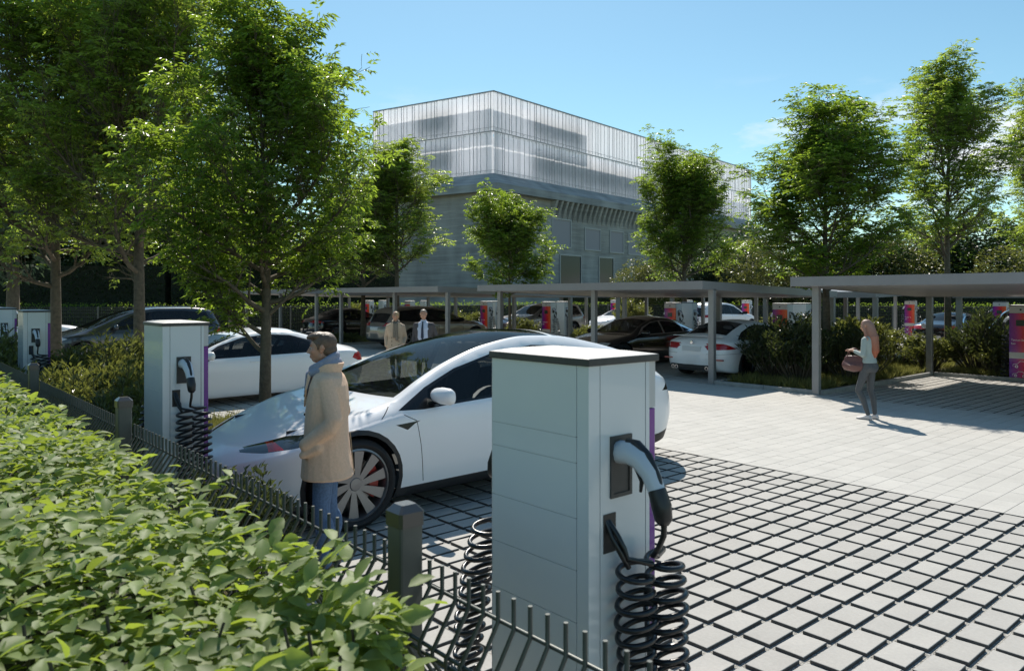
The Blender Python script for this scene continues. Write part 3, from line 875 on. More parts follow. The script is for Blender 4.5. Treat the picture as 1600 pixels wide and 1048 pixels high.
def wheel(name, parent, r, w, rimr, loc, side, style='light', detail=True):
    n = 40 if detail else 20
    s = MB(); h = w / 2
    prof = [(rimr, -h * .80), (rimr + .015, -h * .95), (r - .045, -h), (r - .012, -h * .86), (r, -h * .6), (r, h * .6), (r - .012, h * .86), (r - .045, h), (rimr + .015, h * .95), (rimr, h * .80), (rimr - .012, 0)]
    s.lathe(prof, 'x', n, mi=0, closed=True)
    tyre = s.build(name, M_rubber, parent, 45, loc)
    s = MB()
    o = side
    s.lathe([(rimr + .004, o * h * .86), (rimr - .012, o * h * .9), (rimr - .02, o * h * .78), (rimr - .03, -o * h * .6), (rimr - .02, -o * h * .6), (rimr - .008, o * h * .5)], 'x', n, closed=True)
    ns = 10 if detail else 7
    for k in range(ns):
        a = 2 * math.pi * k / ns; pair = .0
        ca, sa = math.cos(a), math.sin(a); twist = .22
        w0, w1 = .020, (.046 if style == 'turbine' else .024)
        vs = []
        for (rr, ww, xo) in ((.045, w0, h * .62), (rimr - .02, w1, h * .74)):
            ang = a + (twist if rr > .1 else 0)
            cx, cy = math.cos(ang), math.sin(ang)
            for sg in (-1, 1):
                for dx in (0, -.028):
                    vs.append((o * (xo + dx), rr * cx - sg * ww * cy, rr * cy + sg * ww * cx))
        s.add(vs, [(0, 2, 6, 4), (1, 5, 7, 3), (0, 4, 5, 1), (2, 3, 7, 6)])
    s.lathe([(.0005, o * h * .70), (.05, o * h * .68), (.058, o * h * .6), (.055, o * h * .3)], 'x', 16)
    s.build('rim', M_rim if style != 'dark' else M_rimd, tyre, 35)
    if detail:
        s = MB(); s.lathe([(.06, o * .01), (rimr * .72, o * .01), (rimr * .72, -o * .012), (.06, -o * .012)], 'x', 32, closed=True); s.build('brake_disc', M_disc, tyre, 35)
        s = MB(); q = []
        for k in range(7):
            a = R(-38 + k * 12.6); q.append([(o * .03 * e, rr * math.cos(a), rr * math.sin(a)) for e, rr in ((1.6, rimr * .52), (1.6, rimr * .80), (-.6, rimr * .80), (-.6, rimr * .52))])
        s.loft(q); s.build('brake_caliper', M_cal, tyre)
    return tyre

def make_car(name, S, paint, loc, nose, label, group=None, cat='car', detail=True):
    """S: shape tables in metres; y runs from nose (0) to tail (L).  nose = -1 parks it with the nose towards -Y, +1 towards +Y"""
    L = S['L']; W = S['W'] / 2
    root = empty(name, (loc[0], loc[1], 0), 0 if nose < 0 else math.pi)
    if 'rot' in S: root.rotation_euler.z += S['rot']
    tag(root, label, cat, group)
    F = {k: pchip(*zip(*S[k])) for k in ('zt', 'zr', 'xr', 'zb', 'xb', 'xw', 'zs')}
    zw = S.get('zw', .62); xs_ = S.get('xs', .93)
    Lf, pf_, qf = S.get('front', (1.0, 2.6, 2.6)); Lb, pb, qb = S.get('back', (.65, 2.5, 3.4))
    def pf(y):
        a = 1.
        if y < Lf: a = (1 - (1 - max(y, 0) / Lf) ** pf_) ** (1 / qf)
        b = 1.
        if L - y < Lb: b = (1 - (1 - max(L - y, 0) / Lb) ** pb) ** (1 / qb)
        return a * b
    N = 110 if detail else 60
    ys = []
    for i in range(N + 1):
        t = i / N; ys.append(L * (t - .11 * math.sin(2 * math.pi * t) / 1.0 * 1.0) if False else L * (.5 - .5 * math.cos(math.pi * t)) * .55 + L * t * .45)
    ys[0] = .004; ys[-1] = L - .004
    cuts = sorted(set([c for c in S.get('ycuts', [])]))
    for c in cuts:
        k = min(range(len(ys)), key=lambda i: abs(ys[i] - c)); ys[k] = c
    nB, nC, nD, nE = (7, 6, 6, 9) if detail else (4, 4, 4, 6)
    RAILX = .90
    def half(y):
        p = pf(y); zt, zr, xr, zb, xb, xw, zs = [F[k](y) for k in ('zt', 'zr', 'xr', 'zb', 'xb', 'xw', 'zs')]
        zw_ = min(zw, zb - .08)
        P = [(0, zs - .02), (xs_ * W * .5, zs - .02), (xs_ * W * .96, zs - .01)]
        for i in range(nB): t = i / nB; P.append((xs_ * W + (xw - xs_ * W) * math.sin(t * math.pi / 2), zs + (zw_ - zs) * t))
        for i in range(nC):
            t = i / nC; P.append((xw - (xw - xb) * (1 - math.cos(t * math.pi / 2)) ** 1.0, zw_ + (zb - zw_) * math.sin(t * math.pi / 2) ** .9))
        for i in range(nD):
            t = i / nD; P.append((xb + (xr - xb) * t + .018 * math.sin(math.pi * t), zb + (zr - zb) * t))
        for i in range(nE):
            t = i / (nE - 1)
            if i == 0: x = 1.
            elif i == 1: x = RAILX
            else: x = RAILX * (1 - (i - 1) / (nE - 2))
            P.append((xr * x, zt - (zt - zr) * x ** 2.3))
        return [(a * p, b) for a, b in P]
    k_nose = S.get('rake', .10); k_tail = S.get('raket', .10)
    rings = []
    for y in ys:
        h = half(y)
        ring = h + [(-a, b) for a, b in h[-2:0:-1]]
        pts = []
        for a, b in ring:
            yy = y
            wn_ = max(0, 1 - y / .9) ** 2; wt_ = max(0, 1 - (L - y) / .8) ** 2
            yy += wn_ * k_nose * ((b - .42) / .35) ** 2 * (1 if b > .42 else .7)
            yy -= wt_ * k_tail * ((b - .55) / .35) ** 2 * (1 if b > .55 else 1.2)
            pts.append((a, yy - L / 2, b))
        rings.append(pts)
    s = MB(); s.loft(rings)
    nR = len(rings[0]); nh = len(half(1.))
    bm = bmesh.new()
    V = [bm.verts.new(v) for v in s.v]
    lay = bm.faces.layers.int.new('seg')
    iE = 3 + nB + nC + nD
    for fi, f in enumerate(s.f):
        try: F_ = bm.faces.new([V[i] for i in f])
        except ValueError: continue
        F_.smooth = True
        if len(f) > 4: F_[lay] = -1; continue
        ri, j = divmod(fi, nR); jj = j if j < nh - 1 else nR - 1 - j
        F_[lay] = 2 if jj > iE else (1 if jj == iE else 0)        # 2 = central top, 1 = rail band, 0 = sides
    yo = -L / 2
    def cut(P, xmin=.15, zmin=-9, only=None):
        P = [(a + yo, b) for a, b in P]
        y0, y1 = min(p[0] for p in P) - .06, max(p[0] for p in P) + .06; z0, z1 = min(p[1] for p in P) - .06, max(p[1] for p in P) + .06
        for i in range(len(P)):
            (a, b), (c, d) = P[i - 1], P[i]
            e0, e1, g0, g1 = min(a, c) - .16, max(a, c) + .16, min(b, d) - .16, max(b, d) + .16
            fs = [f for f in bm.faces if abs(f.calc_center_median().x) > xmin and e0 < f.calc_center_median().y < e1 and g0 < f.calc_center_median().z < g1]
            if not fs: continue
            ge = set(); gv = set()
            for f in fs:
                ge.update(f.edges); gv.update(f.verts)
            nrm = Vector((0, -(d - b), c - a))
            if nrm.length < 1e-6: continue
            bmesh.ops.bisect_plane(bm, geom=fs + list(ge) + list(gv), dist=.0004, plane_co=(0, a, b), plane_no=nrm.normalized())
        return P
    part = bm.faces.layers.int.new('part')
    parts = {}; order = [('body', paint, 0)]
    def assign(P, pname, m, xmin=.15, seg=None, side=0):
        key = (pname, m, side)
        if side or key not in order: order.append(key)
        pid = len(order) - 1 if side else order.index(key)
        for f in bm.faces:
            c = f.calc_center_median()
            if abs(c.x) > xmin and in_poly(P, c.y, c.z) and (seg is None or f[lay] in seg) and (side == 0 or c.x * side > 0): f[part] = pid
    def region(P, pname, m, xmin=.15, seg=None, split=False):
        Q = cut(P, xmin)
        if split: assign(Q, pname, m, xmin, seg, 1); assign(Q, pname, m, xmin, seg, -1)
        else: assign(Q, pname, m, xmin, seg)
    # dark lower cladding and arches
    if S.get('sill'):
        region(S['sill'], 'sill_trim', M_clad_, .1)
    r = S['r']
    ya, yb = S['fo'], S['fo'] + S['wb']
    zc = r
    for yw in (ya, yb):
        for rr, m in ((r + S.get('lip', .075), M_clad_ if S.get('sill') else None), (r + .035, 'del')):
            if m is None: continue
            P = [(yw + rr * math.cos(2 * math.pi * k / 28), zc + rr * math.sin(2 * math.pi * k / 28)) for k in range(28)]
            Q = cut(P, .35)
            if m == 'del':
                dl = [f for f in bm.faces if abs(f.calc_center_median().x) > .35 and in_poly(Q, f.calc_center_median().y, f.calc_center_median().z)]
                bmesh.ops.delete(bm, geom=dl, context='FACES')
            else: assign(Q, 'arch_trim', M_clad_, .35)
    # glazing
    for P in S.get('trim_dlo', []): region(P, 'window_trim', S.get('trim_mat', M_trim), .2, (0, 1), True)
    for i, P in enumerate(S['windows']):
        region(P, 'side_window', M_glass if i == 0 or not S.get('privacy') else M_glassd, .2, (0, 1), True)
    for nm, y0, y1, m in S['top_glass']:
        order.append((nm, m, 0)); pid = len(order) - 1
        for f in bm.faces:
            c = f.calc_center_median()
            if f[lay] == 2 and y0 + yo < c.y < y1 + yo: f[part] = pid
    for P, nm, m, xm in S.get('lamps', []): region(P, nm, m, xm, (0, 1), True)
    for P in S.get('seams', []): region(P, 'shut_line', M_trim, .3)
    # split into objects
    bmesh.ops.reverse_faces(bm, faces=bm.faces[:])
    bm.normal_update()
    idx = {}
    for f in bm.faces: idx.setdefault(f[part], []).append(f)
    for pid, fs in idx.items():
        nm, m, _ = order[pid]
        vm = {}; b2 = MB()
        for f in fs:
            ids = []
            for v in f.verts:
                if v not in vm: vm[v] = len(b2.v); b2.v.append(tuple(v.co))
                ids.append(vm[v])
            b2.f.append(tuple(ids)); b2.m.append(0)
        ob = b2.build(nm, m, root, 55)
        # keep the flow of the shading across the cuts
        me = ob.data
        vl = list(vm.keys())
        try:
            nor = [None] * len(vl)
            for v in vl: nor[vm[v]] = v.normal.copy()
            sharp_face = nm in ('shut_line',)
            me.normals_split_custom_set_from_vertices([tuple(q) for q in nor])
        except Exception: pass
    bm.free()
    # inside of the wheel arches and floor, seats
    s = MB()
    s.box(-W * .84, W * .84, -L / 2 + .35, L / 2 - .35, S.get('floor', .22), S.get('floor', .22) + .03)
    for yw in (ya, yb):
        for sx in (-1, 1):
            q0 = []; q1 = []
            for k in range(13):
                a = math.pi * k / 12; rr = r + .045
                q0.append((sx * W * .90, yw + yo + rr * math.cos(a), zc + rr * math.sin(a))); q1.append((sx * W * .55, yw + yo + rr * math.cos(a), zc + rr * math.sin(a)))
            for k in range(12): s.add([q0[k], q0[k + 1], q1[k + 1], q1[k]], [(0, 1, 2, 3)])
            s.add([(sx * W * .55, yw + yo - r - .05, .1), (sx * W * .55, yw + yo + r + .05, .1), (sx * W * .55, yw + yo + r + .05, r * 2 + .06), (sx * W * .55, yw + yo - r - .05, r * 2 + .06)], [(0, 1, 2, 3)])
    s.build('underbody', M_clad_, root)
    for (yy, xx) in S.get('seats', []):
        for sx in (-1, 1):
            s = MB(); z = S.get('seatz', .55); x = sx * xx
            s.cbox(x - .24, x + .24, yy + yo - .28, yy + yo + .22, z - .16, z, .05)
            Mx = Matrix.Translation((x, yy + yo + .22, z - .02)) @ Matrix.Rotation(R(-18), 4, 'X')
            s.cbox(-.23, .23, -.06, .07, 0, .52, .05, 0, Mx)
            s.cbox(-.12, .12, -.05, .05, .55, .74, .045, 0, Mx)
            s.build('seat', M_seat, root, 60)
    if S.get('dash'):
        s = MB(); y = S['dash'] + yo; s.cbox(-W * .72, W * .72, y, y + .35, S['dashz'] - .14, S['dashz'], .05); s.build('dashboard', M_seat, root, 60)
    # wheels
    for yw in (ya, yb):
        for sx in (-1, 1):
            wheel('wheel', root, r, S.get('ww', .24), S['rim'], (sx * (W - S.get('ww', .24) / 2 - S.get('inset', .02)), yw + yo, r), sx, S.get('rimstyle', 'light'), detail)
    # mirrors
    if 'mirror' in S:
        my, mz, mx_ = S['mirror']
        for sx in (-1, 1):
            s = MB(); c = Vector((sx * (mx_ + .11), my + yo, mz)); rings = []
            for t, a, b in ((-.145, .02, .03), (-.135, .05, .05), (-.10, .068, .064), (0, .078, .076), (.10, .07, .074), (.145, .05, .055), (.155, .02, .03)):
                rings.append([c + Vector((sx * t, a * math.cos(q) * (1 if math.cos(q) < 0 else .55), b * math.sin(q))) for q in [2 * math.pi * k / 16 for k in range(16)]])
            s.loft(rings)
            mo = s.build('wing_mirror', paint if S.get('mirror_paint', True) else M_trim, root, 60)
            s = MB(); s.tube([(sx * (mx_ - .10), my + yo, mz - .10), (sx * (mx_ + .04), my + yo, mz - .06)], [.03, .025], 8); s.build('mirror_stalk', M_trim, mo, 60)
    for (yh, zh, xh) in S.get('handles', []):
        for sx in (-1, 1):
            s = MB(); s.cbox(sx * xh - .012, sx * xh + .012, yh + yo - .10, yh + yo + .10, zh - .012, zh + .012, .006); s.build('door_handle', paint, root, 60)
    for fn in S.get('extra', []): fn(root, L, W)
    return root

def rect(y0, y1, z0, z1): return [(y0, z0), (y1, z0), (y1, z1), (y0, z1)]
def line_strip(P, w=.007):
    """thin closed polygon following an open polyline"""
    up = []; dn = []
    for i, p in enumerate(P):
        a = Vector(P[max(i - 1, 0)]); b = Vector(P[min(i + 1, len(P) - 1)]); d = (b - a).normalized(); n = Vector((-d.y, d.x)) * w / 2
        up.append((p[0] + n.x, p[1] + n.y)); dn.append((p[0] - n.x, p[1] - n.y))
    return up + dn[::-1]
def quads_of(P, w=.007):
    return [line_strip([P[i], P[i + 1]], w) for i in range(len(P) - 1)]

# ---- the white SUV in the middle ------------------------------------------------
def suv_extra(root, L, W):
    # licence plate and lower grille on the nose, lamp internals
    s = MB(); s.cbox(-.26, .26, -L / 2 - .035, -L / 2 - .012, .36, .47, .006); s.build('licence_plate', M_trim, root)
suv = dict(L=5.40, W=2.04, r=.375, rim=.295, ww=.27, fo=.93, wb=3.02, inset=.012, rimstyle='turbine',
    zt=[(0, .60), (.12, .70), (.35, .765), (.7, .845), (1.05, .925), (1.4, 1.0), (1.75, 1.17), (2.2, 1.375), (2.7, 1.515), (3.15, 1.565), (3.6, 1.55), (4.2, 1.45), (4.7, 1.31), (5.1, 1.16), (5.3, 1.06), (5.4, .90)],
    zr=[(0, .58), (.12, .67), (.35, .74), (.7, .83), (1.05, .93), (1.35, 1.0), (1.7, 1.155), (2.1, 1.30), (2.6, 1.425), (3.15, 1.495), (3.6, 1.48), (4.2, 1.385), (4.7, 1.265), (5.1, 1.13), (5.3, 1.03), (5.4, .88)],
    xr=[(0, .66), (.6, .76), (1.1, .84), (1.4, .82), (2.0, .70), (2.8, .62), (3.6, .61), (4.4, .64), (5.0, .68), (5.4, .74)],
    zb=[(0, .52), (.12, .60), (.35, .675), (.7, .775), (1.05, .855), (1.4, .905), (2.2, .945), (3.2, .985), (4.2, 1.02), (4.8, 1.02), (5.2, .96), (5.4, .82)],
    xb=[(0, .93), (.8, .97), (1.3, .955), (2.2, .93), (3.5, .94), (4.4, .95), (5.4, .93)],
    xw=[(0, .98), (.9, 1.02), (1.6, .985), (3.2, .985), (4.1, 1.02), (4.8, 1.01), (5.4, .97)],
    zs=[(0, .20), (.4, .17), (.9, .19), (2.5, .20), (4.6, .20), (5.1, .25), (5.4, .40)],
    zw=.66, xs=.92, front=(1.15, 2.5, 2.5), back=(.55, 2.6, 4.2), rake=.13, raket=.12,
    ycuts=[1.43],
    sill=[(.30, .05), (5.6, .05), (5.6, .44), (4.9, .33), (4.4, .30), (1.0, .27), (.3, .24)],
    trim_dlo=[[(1.36, .935), (1.62, .925), (2.2, .952), (3.2, .995), (4.2, 1.035), (4.72, 1.075), (4.55, 1.17), (4.2, 1.285), (3.6, 1.395), (3.15, 1.42), (2.6, 1.36), (2.1, 1.245), (1.7, 1.10)]],
    windows=[[(1.66, .955), (2.22, .975), (2.86, 1.0), (2.90, 1.385), (2.6, 1.335), (2.1, 1.22), (1.73, 1.085)],
             [(2.96, 1.005), (3.2, 1.015), (3.95, 1.05), (3.90, 1.325), (3.6, 1.372), (3.15, 1.398), (2.97, 1.39)],
             [(4.02, 1.052), (4.62, 1.09), (4.50, 1.16), (4.2, 1.26), (3.97, 1.31)]],
    top_glass=[('windscreen', 1.43, 3.55, M_glass), ('roof_glass', 3.60, 5.02, M_glassd)],
    lamps=[([(.08, .650), (.13, .685), (.25, .724), (.42, .760), (.68, .812), (.64, .765), (.48, .712), (.28, .668)], 'headlight', M_lamp, .40),
           ([(.31, .678), (.40, .697), (.39, .742), (.345, .733)], 'red_patch', M_red, .42),  # small red patch within the headlamp outline
           ([(4.93, .83), (5.7, .80), (5.7, .98), (5.22, .985)], 'tail_lamp', M_trim, .3),
           ([(5.10, .845), (5.6, .83), (5.6, .95), (5.20, .955)], 'tail_lamp_lens', M_orange, .3),
           ([(1.30, .825), (1.56, .838), (1.50, .818), (1.42, .772)], 'fender_vent', M_trim, .5)],
    seams=quads_of([(1.40, .90), (1.52, .84), (1.56, .62), (1.60, .30)]) + quads_of([(2.93, .985), (2.95, .6), (2.93, .3)]) + quads_of([(3.98, 1.03), (4.05, .8), (3.75, .45)]) + quads_of([(1.18, .885), (1.30, .97)], .006),
    seats=[(2.75, .42), (3.75, .42)], seatz=.72, dash=1.72, dashz=.93,
    mirror=(1.74, 1.045, .96), extra=[suv_extra])
suv_o = make_car('white_suv', suv, P_white, (-6.50, 2.17 + 2.70), -1, 'large white electric SUV with a glass roof parked behind the near charging column', 'white cars')

def sedan(L=4.75, H=1.42, W=1.86, coupe=False, **kw):
    """a three-box / fastback shape scaled to its length and height"""
    a = L / 4.75; h = H / 1.42; w = W / 1.86
    S = dict(L=L, W=W, r=.335, rim=.24, ww=.22, fo=.90 * a, wb=2.85 * a, inset=.015, detail=False,
        zt=[(0, .56), (.15, .66), (.6, .80), (1.1, .89), (1.4, .93), (1.9, 1.17), (2.3, 1.345), (2.75, 1.42), (3.2, 1.395), (3.7, 1.26), (4.1, 1.10), (4.45, 1.0), (4.65, .95), (4.75, .82)],
        zr=[(0, .54), (.15, .63), (.6, .78), (1.1, .88), (1.38, .93), (1.9, 1.15), (2.3, 1.29), (2.75, 1.355), (3.2, 1.33), (3.7, 1.20), (4.1, 1.06), (4.45, .97), (4.65, .92), (4.75, .80)],
        xr=[(0, .62), (.6, .70), (1.1, .76), (1.4, .74), (2.0, .62), (2.8, .55), (3.5, .56), (4.1, .60), (4.75, .66)],
        zb=[(0, .50), (.15, .58), (.6, .70), (1.1, .80), (1.5, .85), (2.5, .88), (3.5, .91), (4.1, .93), (4.5, .90), (4.75, .74)],
        xb=[(0, .85), (.8, .88), (1.3, .87), (2.5, .85), (3.8, .875), (4.75, .85)],
        xw=[(0, .89), (.8, .93), (1.6, .90), (3.0, .90), (3.8, .93), (4.75, .89)],
        zs=[(0, .20), (.5, .16), (2.5, .17), (4.2, .18), (4.6, .24), (4.75, .34)],
        zw=.58, front=(1.0, 2.5, 2.6), back=(.6, 2.5, 3.4), rake=.10, raket=.10,
        windows=[[(1.62, .90), (2.2, .915), (2.62, .925), (2.64, 1.27), (2.3, 1.225), (1.92, 1.09)],
                 [(2.69, .925), (3.5, .95), (3.55, 1.13), (3.2, 1.25), (2.8, 1.275), (2.71, 1.275)],
                 [(3.59, .955), (3.92, .985), (3.62, 1.10)]],
        trim_dlo=[[(1.50, .878), (2.2, .892), (3.5, .925), (4.02, .975), (3.65, 1.135), (3.2, 1.272), (2.8, 1.30), (2.3, 1.25), (1.88, 1.11)]],
        top_glass=[('windscreen', 1.42, 2.28, M_glass), ('rear_window', 3.30, 4.12, M_glassd)],
        lamps=[([(-.3, .60), (.05, .66), (.42, .72), (.50, .70), (.35, .63), (.05, .58)], 'headlight', M_lampl, .38),
               ([(4.30, .80), (5.2, .74), (5.2, .90), (4.55, .92)], 'tail_lamp', M_red, .33)],
        seams=quads_of([(1.45, .86), (1.5, .3)]) + quads_of([(2.66, .90), (2.66, .3)]),
        seats=[(2.5, .36), (3.3, .36)], seatz=.55, dash=1.65, dashz=.86, mirror=(1.66, .955, .87),
        handles=[(2.45, .80, .885), (3.35, .82, .89)])
    if a != 1 or h != 1 or w != 1:
        for k in ('zt', 'zr', 'zb', 'zs'): S[k] = [(y * a, z * h) for y, z in S[k]]
        for k in ('xr', 'xb', 'xw'): S[k] = [(y * a, x * w) for y, x in S[k]]
        for k in ('windows', 'trim_dlo', 'seams'): S[k] = [[(y * a, z * h) for y, z in P] for P in S[k]]
        S['lamps'] = [([(y * a, z * h) for y, z in P], n_, m_, x_) for P, n_, m_, x_ in S['lamps']]
        S['top_glass'] = [(n_, y0 * a, y1 * a, m_) for n_, y0, y1, m_ in S['top_glass']]
        S['seats'] = [(y * a, x) for y, x in S['seats']]; S['dash'] *= a; S['dashz'] *= h
        S['mirror'] = (S['mirror'][0] * a, S['mirror'][1] * h, S['mirror'][2] * w)
        S['handles'] = [(y * a, z * h, x * w) for y, z, x in S['handles']]
    S.update(kw); return S
def boxy(L=4.85, H=1.68, W=1.94, **kw):
    """estate / off-roader shape"""
    a = L / 4.85; h = H / 1.68; w = W / 1.94
    S = dict(L=L, W=W, r=.36, rim=.25, ww=.24, fo=.88 * a, wb=2.90 * a, inset=.015,
        zt=[(0, .72), (.1, .86), (.5, 1.0), (1.1, 1.07), (1.35, 1.10), (1.8, 1.36), (2.15, 1.55), (2.6, 1.66), (3.3, 1.68), (4.1, 1.64), (4.45, 1.56), (4.62, 1.30), (4.72, 1.05), (4.85, .85)],
        zr=[(0, .70), (.1, .83), (.5, .98), (1.1, 1.06), (1.33, 1.10), (1.8, 1.34), (2.15, 1.51), (2.6, 1.60), (3.3, 1.615), (4.1, 1.575), (4.45, 1.50), (4.62, 1.26), (4.72, 1.02), (4.85, .83)],
        xr=[(0, .68), (.6, .78), (1.1, .82), (1.4, .80), (2.0, .70), (2.8, .66), (3.5, .66), (4.3, .66), (4.85, .72)],
        zb=[(0, .60), (.1, .74), (.5, .90), (1.1, .97), (1.5, .99), (2.5, 1.02), (3.5, 1.05), (4.3, 1.08), (4.65, 1.02), (4.85, .76)],
        xb=[(0, .90), (.8, .92), (1.3, .91), (2.5, .90), (3.8, .91), (4.85, .90)],
        xw=[(0, .93), (.8, .97), (1.6, .94), (3.0, .94), (3.8, .97), (4.85, .93)],
        zs=[(0, .28), (.5, .22), (2.5, .22), (4.2, .24), (4.6, .30), (4.85, .42)],
        zw=.68, front=(.9, 2.6, 2.8), back=(.5, 2.6, 4.0), rake=.07, raket=.05,
        sill=[(.2, .1), (5.2, .1), (5.2, .40), (.2, .34)],
        windows=[[(1.60, 1.05), (2.2, 1.06), (2.55, 1.07), (2.57, 1.50), (2.2, 1.43), (1.86, 1.28)],
                 [(2.62, 1.07), (3.5, 1.09), (3.5, 1.53), (2.8, 1.53), (2.64, 1.51)],
                 [(3.57, 1.095), (4.22, 1.13), (4.12, 1.46), (3.57, 1.52)]],
        trim_dlo=[[(1.50, 1.03), (2.2, 1.04), (3.5, 1.07), (4.33, 1.11), (4.18, 1.50), (3.5, 1.555), (2.8, 1.555), (2.2, 1.46), (1.80, 1.28)]],
        top_glass=[('windscreen', 1.38, 2.13, M_glass), ('rear_window', 4.47, 4.70, M_glassd)],
        lamps=[([(-.3, .78), (.05, .82), (.38, .88), (.50, .84), (.30, .76), (.02, .72)], 'headlight', M_lampl, .40),
               ([(4.40, .92), (5.2, .88), (5.2, 1.02), (4.50, 1.05)], 'tail_lamp', M_red, .40)],
        seams=quads_of([(1.47, 1.0), (1.5, .36)]) + quads_of([(2.59, 1.04), (2.6, .36)]) + quads_of([(3.53, 1.06), (3.5, .6)]),
        seats=[(2.5, .38), (3.3, .38)], seatz=.78, dash=1.65, dashz=1.02, mirror=(1.66, 1.12, .92),
        handles=[(2.4, .93, .93), (3.3, .95, .93)])
    if a != 1 or h != 1 or w != 1:
        for k in ('zt', 'zr', 'zb', 'zs'): S[k] = [(y * a, z * h) for y, z in S[k]]
        for k in ('xr', 'xb', 'xw'): S[k] = [(y * a, x * w) for y, x in S[k]]
        for k in ('windows', 'trim_dlo', 'seams'): S[k] = [[(y * a, z * h) for y, z in P] for P in S[k]]
        S['sill'] = [(y * a, z * h) for y, z in S['sill']]
        S['lamps'] = [([(y * a, z * h) for y, z in P], n_, m_, x_) for P, n_, m_, x_ in S['lamps']]
        S['top_glass'] = [(n_, y0 * a, y1 * a, m_) for n_, y0, y1, m_ in S['top_glass']]
        S['seats'] = [(y * a, x) for y, x in S['seats']]; S['dash'] *= a; S['dashz'] *= h
        S['mirror'] = (S['mirror'][0] * a, S['mirror'][1] * h, S['mirror'][2] * w)
        S['handles'] = [(y * a, z * h, x * w) for y, z, x in S['handles']]
    S.update(kw); return S
def rear_plate(z=.62, dy=.02, m=None):
    def fn(root, L, W):
        s = MB(); s.cbox(-.26, .26, L / 2 - .05 + dy, L / 2 - .02 + dy, z - .055, z + .055, .004); s.build('licence_plate', m or M_plate, root)
    return fn
def coupe_rear(root, L, W):
    y = L / 2
    s = MB(); s.cbox(-.62, .62, y - .12, y - .035, .22, .34, .02); s.build('diffuser', M_clad_, root, 60)
    for x in (-.52, -.42, .42, .52):
        s = MB(); s.lathe([(.042, y - .10), (.042, y - .01), (.034, y - .01), (.034, y - .09)], 'y', 16, (x, 0, .27)); s.build('exhaust_pipe', M_chrome, root, 40)
    s = MB(); s.lathe([(.037, y - .06), (.037, y - .018), (.001, y - .016)], 'y', 20, (0, 0, .86)); s.build('badge', M_chrome, root, 40)
    s = MB(); s.cbox(-.70, .70, y - .36, y - .26, .995, 1.008, .003); s.build('boot_lip', P_white, root, 60)
    s = MB(); s.cbox(-.26, .26, y - .045, y - .012, .66, .77, .004); s.build('licence_plate', mat('plate_recess', (.6, .62, .64), .4), root)
    for x in (-.68, .68):
        s = MB(); s.cbox(x - .13, x + .13, y - .13, y - .06, .46, .49, .006); s.build('reflector', M_red, root)
wl_tail = ([(4.14, .74), (5.2, .66), (5.2, .93), (4.36, .90)], 'tail_lamp', M_red, .3)
big = sedan(4.98, 1.34, 1.95, detail=False, r=.345, rim=.27, rimstyle='dark',
    zt=[(0, .52), (.15, .62), (.6, .74), (1.2, .83), (1.6, .88), (2.1, 1.10), (2.6, 1.28), (3.0, 1.335), (3.5, 1.30), (4.0, 1.16), (4.4, 1.02), (4.7, .95), (4.88, .92), (4.98, .78)],
    lamps=[([(-.3, .58), (.05, .63), (.45, .70), (.52, .67), (.35, .60), (.05, .56)], 'headlight', M_lampl, .38),
           ([(4.52, .73), (4.66, .67), (5.4, .64), (5.4, .84), (4.74, .85), (4.58, .81)], 'tail_lamp', M_red, .33)])
make_car('white_saloon', big, P_white, (-14.25, 2.85 + 2.49), -1, 'long white saloon with a red tail lamp, parked behind the hero tree', 'white cars')
make_car('people_carrier', boxy(4.7, 1.66, 1.98, privacy=True, xr=[(0, .68), (.6, .78), (1.3, .82), (2.0, .74), (4.7, .72)],
    zt=[(0, .62), (.1, .80), (.5, .95), (.9, 1.05), (1.2, 1.17), (1.8, 1.45), (2.3, 1.60), (2.8, 1.66), (3.6, 1.66), (4.1, 1.62), (4.4, 1.52), (4.55, 1.25), (4.7, .85)],
    zr=[(0, .60), (.1, .78), (.5, .93), (.9, 1.03), (1.2, 1.14), (1.8, 1.40), (2.3, 1.54), (2.8, 1.60), (3.6, 1.60), (4.1, 1.56), (4.4, 1.46), (4.55, 1.22), (4.7, .83)],
    top_glass=[('windscreen', .95, 2.2, M_glass), ('rear_window', 4.3, 4.55, M_glassd)]), P_navy, (-23.2, 3.6 + 2.35), -1,
    'dark graphite people carrier with a long sloping windscreen, behind the shrubs', 'dark cars', detail=False)
make_car('white_van', boxy(4.9, 1.66, 1.95, rot=0), P_white, (-28.0, .9 + 2.45), 1, 'white estate van cut off by the left edge behind the charging columns', 'white cars', detail=False)
make_car('white_coupe', sedan(4.62, 1.36, 1.86, detail=False, rimstyle='dark', handles=[], r=.345,
    lamps=[([(-.3, .60), (.05, .66), (.42, .72), (.35, .63), (.05, .58)], 'headlight', M_lampl, .38),
           ([(4.12, .72), (5.2, .67), (5.2, .83), (4.4, .845)], 'tail_lamp', M_red, .36)],
    seams=quads_of([(4.0, .62), (4.6, .60)], .006), extra=[coupe_rear]), P_white, (-10.60, 14.75 + 2.31), 1,
    'white coupe with red tail lamps, its rear facing the lane under the long canopy', 'white cars')
make_car('black_saloon', sedan(4.9, 1.37, 1.92, detail=False, trim_mat=M_chrome, rimstyle='dark'), P_black, (-14.35, 14.75 + 2.45), -1,
    'black saloon with bright window surround, parked left of the white coupe', 'dark cars')
make_car('beige_estate', boxy(4.95, 1.58, 1.94, extra=[rear_plate(.75)], privacy=True), P_beige, (-24.4, 14.4 + 2.47), 1,
    'beige estate car with a silver tailgate, right behind the couple', 'other cars', detail=False)
make_car('dark_saloon', sedan(4.9, 1.42, 1.90, detail=False), P_black, (-31.1, 14.9 + 2.45), 1,
    'dark saloon in the shade under the far left canopy, left of the beige estate', 'dark cars')
